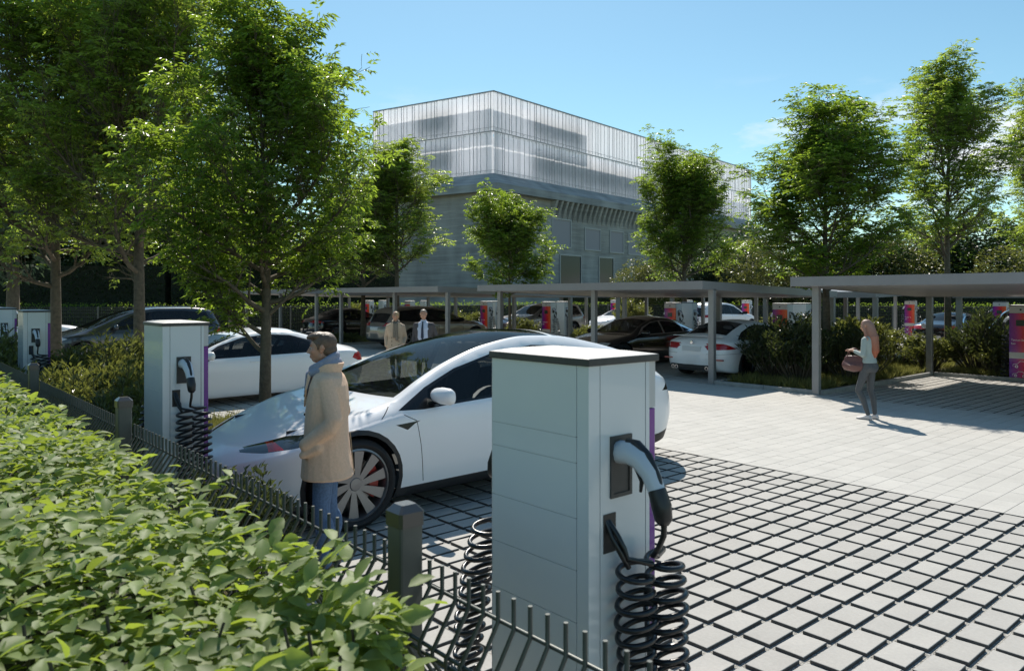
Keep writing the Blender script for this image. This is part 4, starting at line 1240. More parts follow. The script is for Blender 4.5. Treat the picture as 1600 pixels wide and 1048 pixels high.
make_car('silver_offroader', boxy(4.9, 1.66, 1.95), P_silver, (-26.2, 22.0 + 2.45), -1,
    'warm silver off-roader in the second row between the charging columns', 'other cars', detail=False)
make_car('small_white_saloon', sedan(4.4, 1.30, 1.78, detail=False), P_white, (-28.6, 30.9 + 2.2), -1,
    'small white saloon far off, seen above the black saloon', 'white cars', detail=False)
make_car('white_offroader', boxy(4.9, 1.66, 1.95, sill=[(.2, .1), (5.2, .1), (5.2, .25), (.2, .25)]), P_white, (-22.7, 31.6 + 2.45), 1,
    'white off-roader with a red tail lamp, far off behind the white coupe', 'white cars', detail=False)
def spare(root, L, W):
    s = MB(); s.lathe([(.001, L / 2 + .02), (.09, L / 2 + .02), (.10, L / 2 - .03)], 'y', 16, (.3, 0, .86)); s.build('round_lamp', M_lampl, root)
make_car('black_classic_car', sedan(4.5, 1.36, 1.8, detail=False, trim_mat=M_chrome, extra=[rear_plate(.45, .01), spare]), P_black, (-10.7, 29.6 + 2.25), 1,
    'black classic car with bright rear bumper, beyond the woman with the bag', 'dark cars', detail=False)
make_car('black_offroader', boxy(4.6, 1.62, 1.9), P_black, (-6.5, 23 + 2.3), -1,
    'black off-roader with bright mirrors behind the shrub at the right edge', 'dark cars', detail=False)
# ================================================================ PLANTS
def leaf_mat(name, front, trans, tw=.45, rough=.38, var=.25, spec=.5):
    """leaf with light shining through; tone differs from leaf to leaf"""
    m, n, l = nmat(name)
    b = n['Principled BSDF']; b.inputs['Roughness'].default_value = rough; b.inputs['Specular IOR Level'].default_value = spec
    t = n.new('ShaderNodeBsdfTranslucent'); mx = n.new('ShaderNodeMixShader'); mx.inputs[0].default_value = tw
    g = n.new('ShaderNodeNewGeometry')
    tc = n.new('ShaderNodeTexCoord'); x = n.new('ShaderNodeTexNoise'); x.inputs['Scale'].default_value = 1.1; x.inputs['Detail'].default_value = 2
    l.new(tc.outputs['Object'], x.inputs['Vector'])
    ad = n.new('ShaderNodeMath'); ad.operation = 'ADD'; l.new(g.outputs['Random Per Island'], ad.inputs[0]); l.new(x.outputs['Fac'], ad.inputs[1])
    mr = n.new('ShaderNodeMapRange'); mr.inputs[1].default_value = .2; mr.inputs[2].default_value = 1.4
    mr.inputs[3].default_value = 1 - var; mr.inputs[4].default_value = 1 + var
    l.new(ad.outputs[0], mr.inputs[0])
    for c, sk in ((front, b.inputs['Base Color']), (trans, t.inputs[0])):
        mm = n.new('ShaderNodeVectorMath'); mm.operation = 'SCALE'; mm.inputs[0].default_value = c
        l.new(mr.outputs[0], mm.inputs['Scale']); l.new(mm.outputs[0], sk)
    l.new(b.outputs[0], mx.inputs[1]); l.new(t.outputs[0], mx.inputs[2])
    l.new(mx.outputs[0], n['Material Output'].inputs['Surface']); return m
L_ash = leaf_mat('ash_leaf', (.062, .10, .024), (.33, .47, .04), .48, .33, .45)
L_ash2 = leaf_mat('pale_ash_leaf', (.080, .125, .032), (.42, .55, .06), .50, .33, .45)
L_dark = leaf_mat('dark_leaf', (.030, .052, .016), (.08, .14, .02), .30)
L_shrub = leaf_mat('shrub_leaf', (.062, .074, .027), (.21, .23, .045), .38, .35, .4)
L_hedge = leaf_mat('hedge_leaf', (.175, .225, .085), (.46, .58, .06), .36, .55, .26, .32)
L_blue = leaf_mat('bluish_leaf', (.05, .075, .05), (.12, .19, .07), .35)
L_box = leaf_mat('clipped_hedge_leaf', (.07, .12, .02), (.32, .46, .05), .5)
M_bark = mat('bark', (.115, .092, .062), .9, noise=(14, .35), bump=(35, .012))
M_twig = mat('twig_bark', (.075, .062, .042), .85, noise=(10, .3))

def unit(a): return a / np.maximum(np.linalg.norm(a, axis=-1, keepdims=True), 1e-9)
def leaves_np(P, D, N, L, Wd, fold=.25, kind='rhomb'):
    """P base points, D directions, N approximate normals, L lengths, Wd widths"""
    D = unit(D); S = unit(np.cross(D, N)); U = np.cross(S, D)
    L = L[:, None]; Wd = Wd[:, None]
    if kind == 'rhomb':
        V = np.stack([P, P + D * L * .45 + S * Wd * .5 + U * Wd * fold, P + D * L - U * L * .12, P + D * L * .45 - S * Wd * .5 + U * Wd * fold], 1)
        F = np.array([(0, 1, 2), (0, 2, 3)])
    else:
        V = np.stack([P, P + D * L * .22 + S * Wd * .38 + U * Wd * fold * .7, P + D * L * .52 + S * Wd * .5 + U * Wd * fold, P + D * L * .82 + S * Wd * .27 + U * (Wd * fold * .5 - L * .05),
                      P + D * L - U * L * .13,
                      P + D * L * .82 - S * Wd * .27 + U * (Wd * fold * .5 - L * .05), P + D * L * .52 - S * Wd * .5 + U * Wd * fold, P + D * L * .22 - S * Wd * .38 + U * Wd * fold * .7, P + D * L * .5], 1)
        F = np.array([(0, 1, 8), (1, 2, 8), (2, 3, 8), (3, 4, 8), (4, 5, 8), (5, 6, 8), (6, 7, 8), (7, 0, 8)])
    n, k = V.shape[:2]
    F = (F[None] + np.arange(n)[:, None, None] * k).reshape(-1, 3)
    return V.reshape(-1, 3), F

def compound_leaves(rng, P, D, nl, L, leafL, leafW):
    """pinnate leaves: a drooping stalk with nl pairs of leaflets and one at the tip"""
    n = len(P); D = unit(D)
    side = unit(np.cross(D, np.array([0, 0, 1.]) + rng.normal(0, .25, (n, 3))))
    up = np.cross(side, D)
    Ps, Ds, Ns, Ls = [], [], [], []
    for k in range(nl):
        t = .3 + .7 * k / max(nl - 1, 1)
        q = P + D * (L * t)[:, None] - np.array([0, 0, 1.]) * (L * t * t * .30)[:, None]
        for sg in (-1, 1):
            d = D * .55 + side * sg * .8 - np.array([0, 0, 1.]) * (.25 + .2 * t) + rng.normal(0, .18, (n, 3))
            Ps.append(q); Ds.append(d); Ns.append(up + rng.normal(0, .25, (n, 3))); Ls.append(leafL * rng.uniform(.7, 1.15, n))
    q = P + D * L[:, None] - np.array([0, 0, 1.]) * (L * .30)[:, None]
    Ps.append(q); Ds.append(D - np.array([0, 0, .55]) + rng.normal(0, .15, (n, 3))); Ns.append(up); Ls.append(leafL * rng.uniform(.9, 1.2, n))
    P2, D2, N2, L2 = map(np.concatenate, (Ps, Ds, Ns, Ls))
    return leaves_np(P2, D2, N2, L2, L2 * leafW)

def tree_mesh(seed, H, r0, h0, crown, nprim, ang, leafmat, nleaf, leafL=.085, pin=3, trunk_r=None, density=1., spread=1., lean=0., extra_limbs=()):
    """crown: [(height fraction 0..1 between h0 and H, radius)].  ang: (low, high) elevation of limbs in degrees.
    returns (trunk mesh, crown mesh)"""
    rng = np.random.default_rng(seed); rn = random.Random(seed)
    rf = pchip(*zip(*crown))
    s = MB()
    # trunk
    pts = []; rad = []
    for i in range(15):
        t = i / 14; z = H * .93 * t
        pts.append((lean * t * t + .05 * math.sin(3.1 * t * 2 + seed) * t, .05 * math.cos(2.3 * t * 2 + seed) * t, z - .05)); rad.append(max(r0 * (1 - t) ** .85, .012))
    rad[0] *= 1.25
    tr = MB(); tr.tube(pts, rad, 10)
    def tp(z):
        t = min(max(z / (H * .93), 0), 1) * 14; i = min(int(t), 13); f = t - i
        return Vector(pts[i]).lerp(Vector(pts[i + 1]), f), rad[i] * (1 - f) + rad[i + 1] * f
    tips_p, tips_d = [], []
    def branch(p, d, L, r, level):
        n = max(4, int(L / .16)); q = Vector(p); d = Vector(d).normalized(); P = [tuple(q)]; Rr = [r]
        st = L / n
        for i in range(n):
            t = (i + 1) / n
            d = (d + Vector((rn.gauss(0, .09), rn.gauss(0, .09), rn.gauss(0.06 if level < 2 else .05, .07)))).normalized()
            q = q + d * st; P.append(tuple(q)); Rr.append(max(r * (1 - t * .85), .0035))
            if level < 2 and t > .18:
                for _ in range(2 if rn.random() < .75 else 1):
                    if rn.random() > .85: continue
                    a = rn.uniform(0, 6.283); u = d.orthogonal().normalized(); w = d.cross(u)
                    e = rn.uniform(.6, 1.0)
                    nd = (d * (1 - e * .35) + (u * math.cos(a) + w * math.sin(a)) * e + Vector((0, 0, .42))).normalized()
                    branch(q, nd, L * rn.uniform(.22, .42) * (1.1 - .5 * t) + .08, Rr[-1] * .55, level + 1)
            if level >= 1 or t > .55:
                tips_p.append(tuple(q)); tips_d.append(tuple(d))
                if level == 2: tips_p.append(tuple(q - d * st * .5)); tips_d.append(tuple(d))
        s.tube(P, Rr, 6 if level == 0 else (4 if level == 1 else 3), cap=False)
    for k in range(nprim):
        f = ((k + .5) / nprim) ** .9; z = h0 + (H * .90 - h0) * f
        p, r = tp(z); a = k * 2.39996 + rn.uniform(-.3, .3) + seed
        el = R(ang[0] + (ang[1] - ang[0]) * f + rn.uniform(-8, 8))
        zt_ = min((z - h0) / (H - h0) + .12, 1)
        L = (rf(zt_) / max(math.cos(el), .28)) * rn.uniform(.75, 1.08) * spread
        L = min(L, (H * rn.uniform(.80, 1.06) - z) / max(math.sin(el), .1))
        branch(p, (math.cos(a) * math.cos(el), math.sin(a) * math.cos(el), math.sin(el)), max(L, .35), min(r * .62, r0 * .42), 0)
    branch(tp(H * .88)[0], (0, 0, 1), H * .12, .015, 0)
    for (z, a, el, L) in extra_limbs:
        p, r = tp(z); a = R(a); el = R(el)
        branch(p, (math.cos(a) * math.cos(el), math.sin(a) * math.cos(el), math.sin(el)), L, r0 * .35, 0)
    base = len(tr.v); tr.v += s.v; tr.f += [tuple(i + base for i in f) for f in s.f]; tr.m += s.m
    tm = tr.mesh('trunk', M_bark, 70)
    TP = np.array(tips_p); TD = np.array(tips_d)
    idx = rng.integers(0, len(TP), nleaf)
    P = TP[idx] + rng.normal(0, .035, (nleaf, 3)); 
    az = rng.uniform(0, 2 * math.pi, nleaf)
    out = np.stack([np.cos(az), np.sin(az), rng.uniform(-.2, .5, nleaf)], 1)
    D = TD[idx] * .5 + out * .9
    V, F = compound_leaves(rng, P, D, pin, rng.uniform(.5, 1.1, nleaf) * leafL * 2.1, np.full(nleaf, leafL), .34)
    return tm, np_mesh('crown', V, F, leafmat, smooth=True)
def place_tree(name, meshes, x, y, rz, scale, label, group, cat='tree'):
    e = empty(name, (x, y, -.02), rz, 1); tag(e, label, cat, group)
    link('trunk', meshes[0], e, scale=scale); link('crown', meshes[1], e, scale=scale)
    return e
G_YT = 'young trees in the planting strips'
egg = [(0, .75), (.15, 1.25), (.4, 1.75), (.7, 1.25), (.9, .55), (1, .15)]
T_hero = tree_mesh(5, 5.45, .095, 1.75, [(0, 1.1), (.12, 1.5), (.35, 1.75), (.65, 1.35), (.88, .75), (1, .25)], 36, (12, 70), L_ash, 6900, .102, 3, extra_limbs=[(1.25, 222, 34, 1.7), (1.75, 40, 40, 1.2), (1.5, 250, 20, 1.3)])
place_tree('ash_tree', T_hero, -9.65, 4.05, 0, (.93, .93, .99), 'nearest leafy tree, its slim trunk rising between the white SUV and the white saloon', G_YT)
T_big = tree_mesh(9, 9.6, .14, 2.15, [(0, 2.0), (.15, 2.9), (.4, 3.2), (.7, 2.5), (.9, 1.4), (1, .4)], 38, (6, 68), L_ash2, 6600, .145, 3)
place_tree('ash_tree', T_big, -17.6, 4.6, .4, 1, 'tall bright green tree right of the dark people carrier windscreen', G_YT)
place_tree('ash_tree', T_big, -20.4, 3.5, 2.2, .98, 'tall tree in front of the white van, second trunk from the left', G_YT)
T_vase = tree_mesh(14, 7.0, .10, 2.1, [(0, .8), (.2, 1.5), (.5, 1.95), (.8, 1.7), (.95, .9), (1, .3)], 34, (28, 70), L_ash, 6300, .128, 3)
place_tree('ash_tree', T_vase, -8.4, 16.9, 1.0, (1.12, 1.12, .84), 'broad dense tree rising behind the near post of the right canopy', G_YT)
T_slim = tree_mesh(21, 9.6, .11, 3.2, [(0, 1.0), (.2, 1.75), (.5, 1.9), (.8, 1.3), (.95, .55), (1, .15)], 34, (32, 66), L_ash2, 3700, .145, 3)
place_tree('ash_tree', T_slim, -8.4, 24.4, .3, (1, 1, .90), 'tall airy tree at the right with sky showing through its crown', G_YT)
T_round = tree_mesh(33, 7.9, .13, 2.6, [(0, 1.3), (.2, 2.1), (.5, 2.35), (.75, 1.7), (.92, .9), (1, .3)], 34, (20, 68), L_ash, 8200, .14, 3)
place_tree('ash_tree', T_round, -17.9, 24.5, .8, (.98, .98, .90), 'rounded dense tree in front of the right half of the building', G_YT)
T_small = tree_mesh(41, 5.3, .08, 2.1, [(0, .9), (.2, 1.6), (.5, 1.75), (.8, 1.1), (1, .3)], 30, (22, 66), L_ash, 6000, .125, 3)
place_tree('ash_tree', T_small, -18.2, 15.7, 1.9, (.84, .84, .90), 'small round tree right in front of the concrete wall', G_YT)
place_tree('ash_tree', T_slim, -27.9, 17.6, 2.0, (1.25, 1.25, .86), 'slender tree left of the building, behind the couple', G_YT)
place_tree('ash_tree', T_round, -29.4, 16.8, 3.0, (.95, .95, .86), 'dense tree whose trunk rises behind the grey canopy of the beige estate', G_YT)
place_tree('ash_tree', T_slim, -8.0, 33.0, 1.2, 1.0, 'tree cut off by the right edge of the photo', G_YT)
place_tree('ash_tree', T_vase, -37.5, 14.0, 1.0, 1.35, 'tree behind the farthest left canopy', 'trees along the boundary')

# --- woodland trees beyond the fence: broad crowns built from leaf clumps
def bush_crown(seed, rx, rz, n, leafL, m, lobes=16, hollow=.55, base=0.):
    rng = np.random.default_rng(seed)
    C = unit(rng.normal(0, 1, (lobes, 3))) * rng.uniform(.35, .72, (lobes, 1)); Rr = rng.uniform(.28, .48, lobes)
    w = Rr ** 2; idx = rng.choice(lobes, n, p=w / w.sum())
    d = unit(rng.normal(0, 1, (n, 3))); rad = Rr[idx] * rng.uniform(hollow, 1.05, n) ** .6
    P = C[idx] + d * rad[:, None]
    P = P * np.array([rx, rx, rz]) + np.array([0, 0, base + rz])
    az = unit(d * np.array([1, 1, .6]) + rng.normal(0, .55, (n, 3)))
    N = unit(rng.normal(0, .5, (n, 3)) + np.array([0, 0, 1.]))
    L = leafL * rng.uniform(.6, 1.2, n)
    V, F = leaves_np(P, az, N, L, L * .5, .2)
    return np_mesh('crown', V, F, m)
def simple_trunk(h, r, seed=0):
    s = MB(); rn = random.Random(seed); s.tube([(0, 0, -.1), (.05, 0, h * .4), (-.05, .05, h)], [r * 1.2, r, r * .6], 8)
    for k in range(6):
        a = k * 1.1 + rn.random(); z = h * rn.uniform(.45, .95); L = h * .55
        s.tube([(0, 0, z), (math.cos(a) * L * .4, math.sin(a) * L * .4, z + L * .4), (math.cos(a) * L * .7, math.sin(a) * L * .7, z + L * .9)], [r * .5, r * .3, r * .12], 5)
    return s.mesh('trunk', M_bark, 70)
B_dark = [bush_crown(50 + i, 1, 1, 9000, .075, L_dark) for i in range(3)]
B_mid = [bush_crown(60 + i, 1, 1, 9000, .075, L_blue) for i in range(2)]
B_olive = [bush_crown(70 + i, 1, 1, 9000, .06, L_shrub) for i in range(2)]
TRK = simple_trunk(4, .22)
def wood(me, x, y, rx, rz, base, label, name='woodland_tree', rz_=0):
    e = empty(name, (x, y, 0)); tag(e, label, 'tree', 'trees along the boundary')
    link('trunk', TRK, e, scale=(1, 1, max(base + rz * .8, 1) / 4)); link('crown', me, e, (0, 0, base), rz_, (rx, rx, rz))
    return e
rng_ = random.Random(5)
def cw(x, d):           # photo column and distance -> place on the ground
    k = (x - 800) / 1177.; return (c49 * k - s49) * d, (s49 * k + c49) * d
WL = [  # (column, distance, radius, half height, base, mesh, description)
    (-60, 46, 6.0, 6.5, 0, B_dark[0], 'dark tree at the far left edge behind the white van'),
    (70, 50, 6.5, 6.5, -.5, B_dark[1], 'dark tree behind the roof of the white van'),
    (190, 48, 6.0, 6.0, -.5, B_dark[2], 'dark broad tree behind the people carrier'),
    (300, 50, 6.5, 6.5, -.5, B_dark[0], 'dark tree right of the people carrier, beyond the mesh fence'),
    (410, 49, 6.0, 5.0, -.5, B_dark[1], 'dark tree beyond the fence behind the nearest trunk'),
    (505, 52, 5.0, 3.6, -.4, B_mid[0], 'low bluish tree behind the far left canopy'),
    (560, 56, 4.5, 4.2, -.3, B_dark[2], 'dark tree next to the left end of the building'),
    (20, 30, 4.2, 4.2, 2.8, B_mid[1], 'big bluish tree filling the top left corner'),
    (1010, 52, 3.4, 2.4, 0, B_olive[0], 'round light bush below the building windows'),
    (1110, 56, 4.4, 3.4, 0, B_mid[0], 'mid green tree at the right foot of the building'),
    (1160, 60, 5.0, 4.6, 0, B_dark[0], 'dark tree at the right end of the building'),
    (1215, 48, 3.9, 3.2, 0, B_olive[1], 'rounded olive bush behind the broad dense tree'),
    (1300, 56, 5.0, 3.8, 0, B_dark[1], 'dark tree between the broad tree and the airy tree'),
    (1380, 54, 4.6, 3.3, 0, B_olive[0], 'olive tree left of the airy tree'),
    (1450, 60, 5.6, 4.3, 0, B_mid[1], 'mid green tree right behind the airy tree'),
    (1540, 56, 5.4, 4.2, 0, B_dark[2], 'dark tree behind the second right canopy'),
    (1620, 50, 4.6, 3.0, 0, B_box if False else B_olive[1], 'light green bush at the right edge'),
    (1700, 60, 7, 5.5, 0, B_dark[0], 'dark tree beyond the right edge of the photo')]
for i, (x, d, rx, rz, b, me, lab) in enumerate(WL):
    X, Y = cw(x, d); wood(me, X, Y, rx, rz, b, lab, rz_=i * 1.3)
# a dark understorey closing the view between the trunks
def strip_hedge(name, pts, h, w, dens, leafL, m, label, kind='thing', core=None, seed=1, z0=0.):
    rng = np.random.default_rng(seed); Ps, Ds = [], []
    for (a, b) in zip(pts[:-1], pts[1:]):
        a = np.array(a); b = np.array(b); L = np.linalg.norm(b - a); t = (b - a) / L; nr = np.array([-t[1], t[0]])
        for (area, fn) in ((L * w, 'top'), (L * h, 'f'), (L * h, 'b')):
            n = int(area * dens); u = rng.random(n) * L; v = rng.random(n)
            if fn == 'top': p2 = a + u[:, None] * t + nr * ((v - .5) * w)[:, None]; z = np.full(n, h); d0 = np.array([0, 0, 1.])
            else:
                sg = -1 if fn == 'f' else 1
                p2 = a + u[:, None] * t + nr * (sg * w / 2); z = v * h; d0 = np.array([*(nr * sg), 0.2])
            z = z + z0
            q = np.column_stack([p2, z]) + rng.normal(0, leafL * .5, (n, 3)); Ps.append(q); Ds.append(unit(d0 + rng.normal(0, .6, (n, 3))))
    P = np.concatenate(Ps); D = np.concatenate(Ds); n = len(P)
    L = leafL * rng.uniform(.6, 1.2, n)
    V, F = leaves_np(P, D, rng.normal(0, .5, (n, 3)) + np.array([0, 0, 1.]), L, L * .6, .2)
    me = np_mesh(name, V, F, m)
    e = empty(name, (0, 0, 0)); tag(e, label, 'hedge', 'hedges along the boundary fences')
    link('foliage', me, e)
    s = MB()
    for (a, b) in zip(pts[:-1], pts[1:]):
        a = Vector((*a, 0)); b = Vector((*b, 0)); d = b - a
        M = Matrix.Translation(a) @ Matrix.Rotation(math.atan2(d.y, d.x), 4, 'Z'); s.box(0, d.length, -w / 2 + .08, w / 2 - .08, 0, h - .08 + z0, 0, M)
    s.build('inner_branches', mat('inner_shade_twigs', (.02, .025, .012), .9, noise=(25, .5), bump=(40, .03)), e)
    return e
BL = [(-50.6, 2.6), (-41, 13.4), (-38.2, 38.6), (-18.3, 45), (12, 53)]
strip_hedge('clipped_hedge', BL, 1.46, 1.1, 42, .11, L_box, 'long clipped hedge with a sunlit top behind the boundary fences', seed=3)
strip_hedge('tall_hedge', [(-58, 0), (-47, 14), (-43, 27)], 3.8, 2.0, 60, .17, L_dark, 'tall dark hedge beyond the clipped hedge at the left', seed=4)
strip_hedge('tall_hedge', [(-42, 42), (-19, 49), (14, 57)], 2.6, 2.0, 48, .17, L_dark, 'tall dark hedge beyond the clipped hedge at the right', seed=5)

# --- shrubs (narrow upright leaves on many stems)
def shrub_mesh(seed, r, h, nst, nl, leafL, m):
    rng = np.random.default_rng(seed); rn = random.Random(seed); s = MB(); P = []; D = []
    for k in range(nst):
        a = rn.uniform(0, 6.283); t = rn.random() ** .6; x, y = r * t * math.cos(a), r * t * math.sin(a)
        hh = h * (1 - .35 * t * t) * rn.uniform(.72, 1.05)
        pts = [(x * .25, y * .25, -.02), (x * .65, y * .65, hh * .4), (x * .95, y * .95, hh * .75), (x + rn.gauss(0, .05), y + rn.gauss(0, .05), hh)]
        s.tube(pts, [.012, .009, .006, .003], 4, cap=False)
        for j in range(nl):
            u = rn.uniform(.22, 1.) ** .7
            i = min(int(u * 3), 2); f = u * 3 - i; q = Vector(pts[i]).lerp(Vector(pts[i + 1]), f)
            aa = rn.uniform(0, 6.283)
            off = rn.uniform(0, .09)
            P.append((q.x + off * math.cos(aa), q.y + off * math.sin(aa), q.z + off * .6)); D.append((math.cos(aa) * .8, math.sin(aa) * .8, rn.uniform(.3, 1.3)))
    P = np.array(P); D = np.array(D); n = len(P); L = leafL * rng.uniform(.6, 1.2, n)
    V, F = leaves_np(P, D, rng.normal(0, .4, (n, 3)) + np.array([0, 0, 1.]), L, L * .36, .2)
    return s.mesh('stems', M_twig), np_mesh('foliage', V, F, m)
L_dsh = leaf_mat('dark_shrub_leaf', (.035, .046, .018), (.10, .13, .03), .3, .35, .4)  # darker shrub leaf, shade below the right canopies is put into its colour
SH = [shrub_mesh(80 + i, .62, 1.0, 64, 46, .095, L_shrub) for i in range(3)]
SHD = [shrub_mesh(85 + i, .62, 1.0, 60, 46, .10, L_dsh) for i in range(2)]
SHF = [shrub_mesh(90 + i, .62, 1.0, 46, 36, .12, L_shrub) for i in range(2)]
def shrub(kind, x, y, r, h, rz, label, group):
    e = empty('shrub', (x, y, .03)); tag(e, label, 'shrub', group)
    link('stems', kind[0], e, rz=rz, scale=(r / .62, r / .62, h)); link('foliage', kind[1], e, rz=rz, scale=(r / .62, r / .62, h)); return e
G1 = 'shrubs in the bed along the mesh fence'; G2 = 'shrubs in the planting islands'
near = []
for (px, d, r, h, lab) in [(92, 9.0, .5, 1.05, 'shrub just right of the third charging column'), (120, 8.0, .5, 1.05, 'shrub behind the second fence post from the left'), (150, 9.0, .6, 1.08, 'olive shrub in the middle of the bed left of the second column'),
        (185, 7.6, .5, 1.0, 'olive shrub close to the second charging column'), (205, 8.8, .42, 1.15, 'narrow shrub touching the second charging column'), (165, 10.8, .65, 1.30, 'tall olive shrub before the people carrier'),
        (205, 12.0, .5, 1.28, 'tall shrub at the foot of the second trunk'), (110, 11.0, .7, 1.15, 'shrub before the people carrier nose'), (60, 9.5, .45, .98, 'dark twiggy shrub in front of the third charging column'),
        (20, 9.6, .45, 1.05, 'shrub against the fence near the left edge'), (-10, 11.0, .6, 1.2, 'leftmost shrub beside the cut off charging column'), (12, 12.0, .6, 1.3, 'bright shrub between the two leftmost charging columns'),
        (-50, 12.5, .8, 1.3, 'shrub beyond the left edge of the photo'), (150, 7.0, .4, .85, 'low shrub by the fence below the second trunk'), (212, 6.9, .36, .8, 'low shrub at the corner of the second charging column')]:
    gx, gy = cw(px, d); near.append((gx, gy, r, h, lab))
near += [(-4.60, 1.80, .32, .80, 'low spiky shrub beside the man in the beige coat'), (-4.98, 1.72, .28, .74, 'low spiky shrub before the licence plate of the white SUV')]
for i, (x, y, r, h, lab) in enumerate(near): shrub(SH[i % 3] if i < len(near) - 2 else SHD[i % 2], x, y, r, h, i * 1.7, lab, G1)
mid = [(-8.9, 15.6, .8, 1.36, 'tall dark shrub beside the white coupe'), (-8.2, 15.3, .75, 1.35, 'dark shrub in front of the near post of the right canopy'), (-9.0, 17.2, .8, 1.45, 'shrub behind the dark shrubs by the coupe'),
       (-7.9, 17.6, .75, 1.35, 'shrub in the middle of the right island'), (-8.6, 18.8, .8, 1.3, 'shrub at the back of the right island'), (-7.7, 16.5, .7, 1.3, 'olive shrub left of the woman with the bag'),
       (-6.6, 21.0, .75, .95, 'low shrub behind the woman with the bag'), (-7.6, 20.7, .7, .9, 'low shrub at the corner of the bay kerb'), (-8.7, 21.2, .8, 1.0, 'shrub before the far lane'),
       (-6.0, 20.6, .6, .85, 'low shrub right of the woman with the bag'), (-10.2, 21.4, .8, 1.2, 'shrub behind the white backed charging column'),
       (-5.95, 20.55, .5, 1.0, 'shrub left of the big bush by the red column'), (-6.35, 20.75, .75, 1.55, 'big airy bush left of the red column at the right edge'),
       (-13.2, 21.2, .7, .9, 'shrub in the strip left of the red fronted column'), (-18.6, 21.0, .7, .85, 'low shrub right of the silver off-roader'), (-18.0, 19.3, .7, .85, 'low shrub before the silver off-roader tail'),
       (-19.3, 20.7, .7, .8, 'low shrub between two charging columns'), (-23.3, 20.8, .8, 1.0, 'bright shrub behind the bonnet of the beige estate'), (-27.0, 21.3, .9, 1.2, 'bright shrub behind the post of the middle canopy'),
       (-28.3, 21.0, .9, 1.15, 'bright shrub right of the beige estate roof'), (-33.0, 21.6, .9, 1.0, 'shrub behind the dark saloon'), (-36.9, 21.0, 1.0, 1.5, 'shrub by the farthest left post'),
       (-24.6, 29.5, 1.1, 1.7, 'tall shrub in the far strip behind the silver off-roader'), (-16.9, 30.2, 1.0, 1.3, 'shrub right of the white off-roader'), (-28.2, 14.9, .5, .45, 'low plants by the lane left of the couple'), (-27.7, 15.3, .5, .4, 'low plants behind the tail lamp of the white saloon')]
for i, (x, y, r, h, lab) in enumerate(mid): shrub(SHF[i % 2] if i not in (0, 1, 2, 5, 12) else SHD[i % 2], x, y, r, h, i * 1.3, lab, G2)

# --- grass in the beds
M_grass = leaf_mat('dry_grass', (.15, .15, .05), (.42, .42, .12), .4, .6, .35)
def grass(beds, n_per, seed=7, h=.22):
    rng = np.random.default_rng(seed); Ps = []
    for (x0, x1, y0, y1, dens) in beds:
        n = int((x1 - x0) * (y1 - y0) * dens); nt = max(n // 14, 1)
        c = np.column_stack([rng.uniform(x0 + .1, x1 - .1, nt), rng.uniform(y0 + .1, y1 - .1, nt)])
        q = np.repeat(c, 14, 0) + rng.normal(0, .05, (nt * 14, 2)); Ps.append(np.column_stack([np.clip(q[:, 0], x0 + .05, x1 - .05), np.clip(q[:, 1], y0 + .05, y1 - .05), np.full(len(q), .035)]))
    P = np.concatenate(Ps); n = len(P)
    D = np.column_stack([rng.normal(0, .45, (n, 2)), np.ones(n)]); L = h * rng.uniform(.4, 1.2, n)
    V, F = leaves_np(P, D, rng.normal(0, 1, (n, 3)), L, np.full(n, .009), .3)
    o = link('grass', np_mesh('grass', V, F, M_grass)); tag(o, kind='stuff'); return o
grass([(-9.5, -7.3, 14.3, 19.8, 1500), (-7.1, -2, 20, 22.3, 1200), (-9.5, -7.3, 19.8, 28.3, 400), (-19.3, -17.3, 14.3, 21, 300), (-29.1, -27.3, 14.3, 21, 200), (-2, 8, 20, 22.3, 300),
       (-17, -9.7, 20, 22.3, 300), (-27, -19.5, 20, 22.3, 300), (-20, -8, 38.2, 42.5, 120), (-8, 6, 38.2, 46, 60), (-11.4, -8.1, .9, 7.3, 500), (-26, -11.8, .3, 1.3, 400), (-7.9, -5.0, .9, 1.9, 500)], 0)

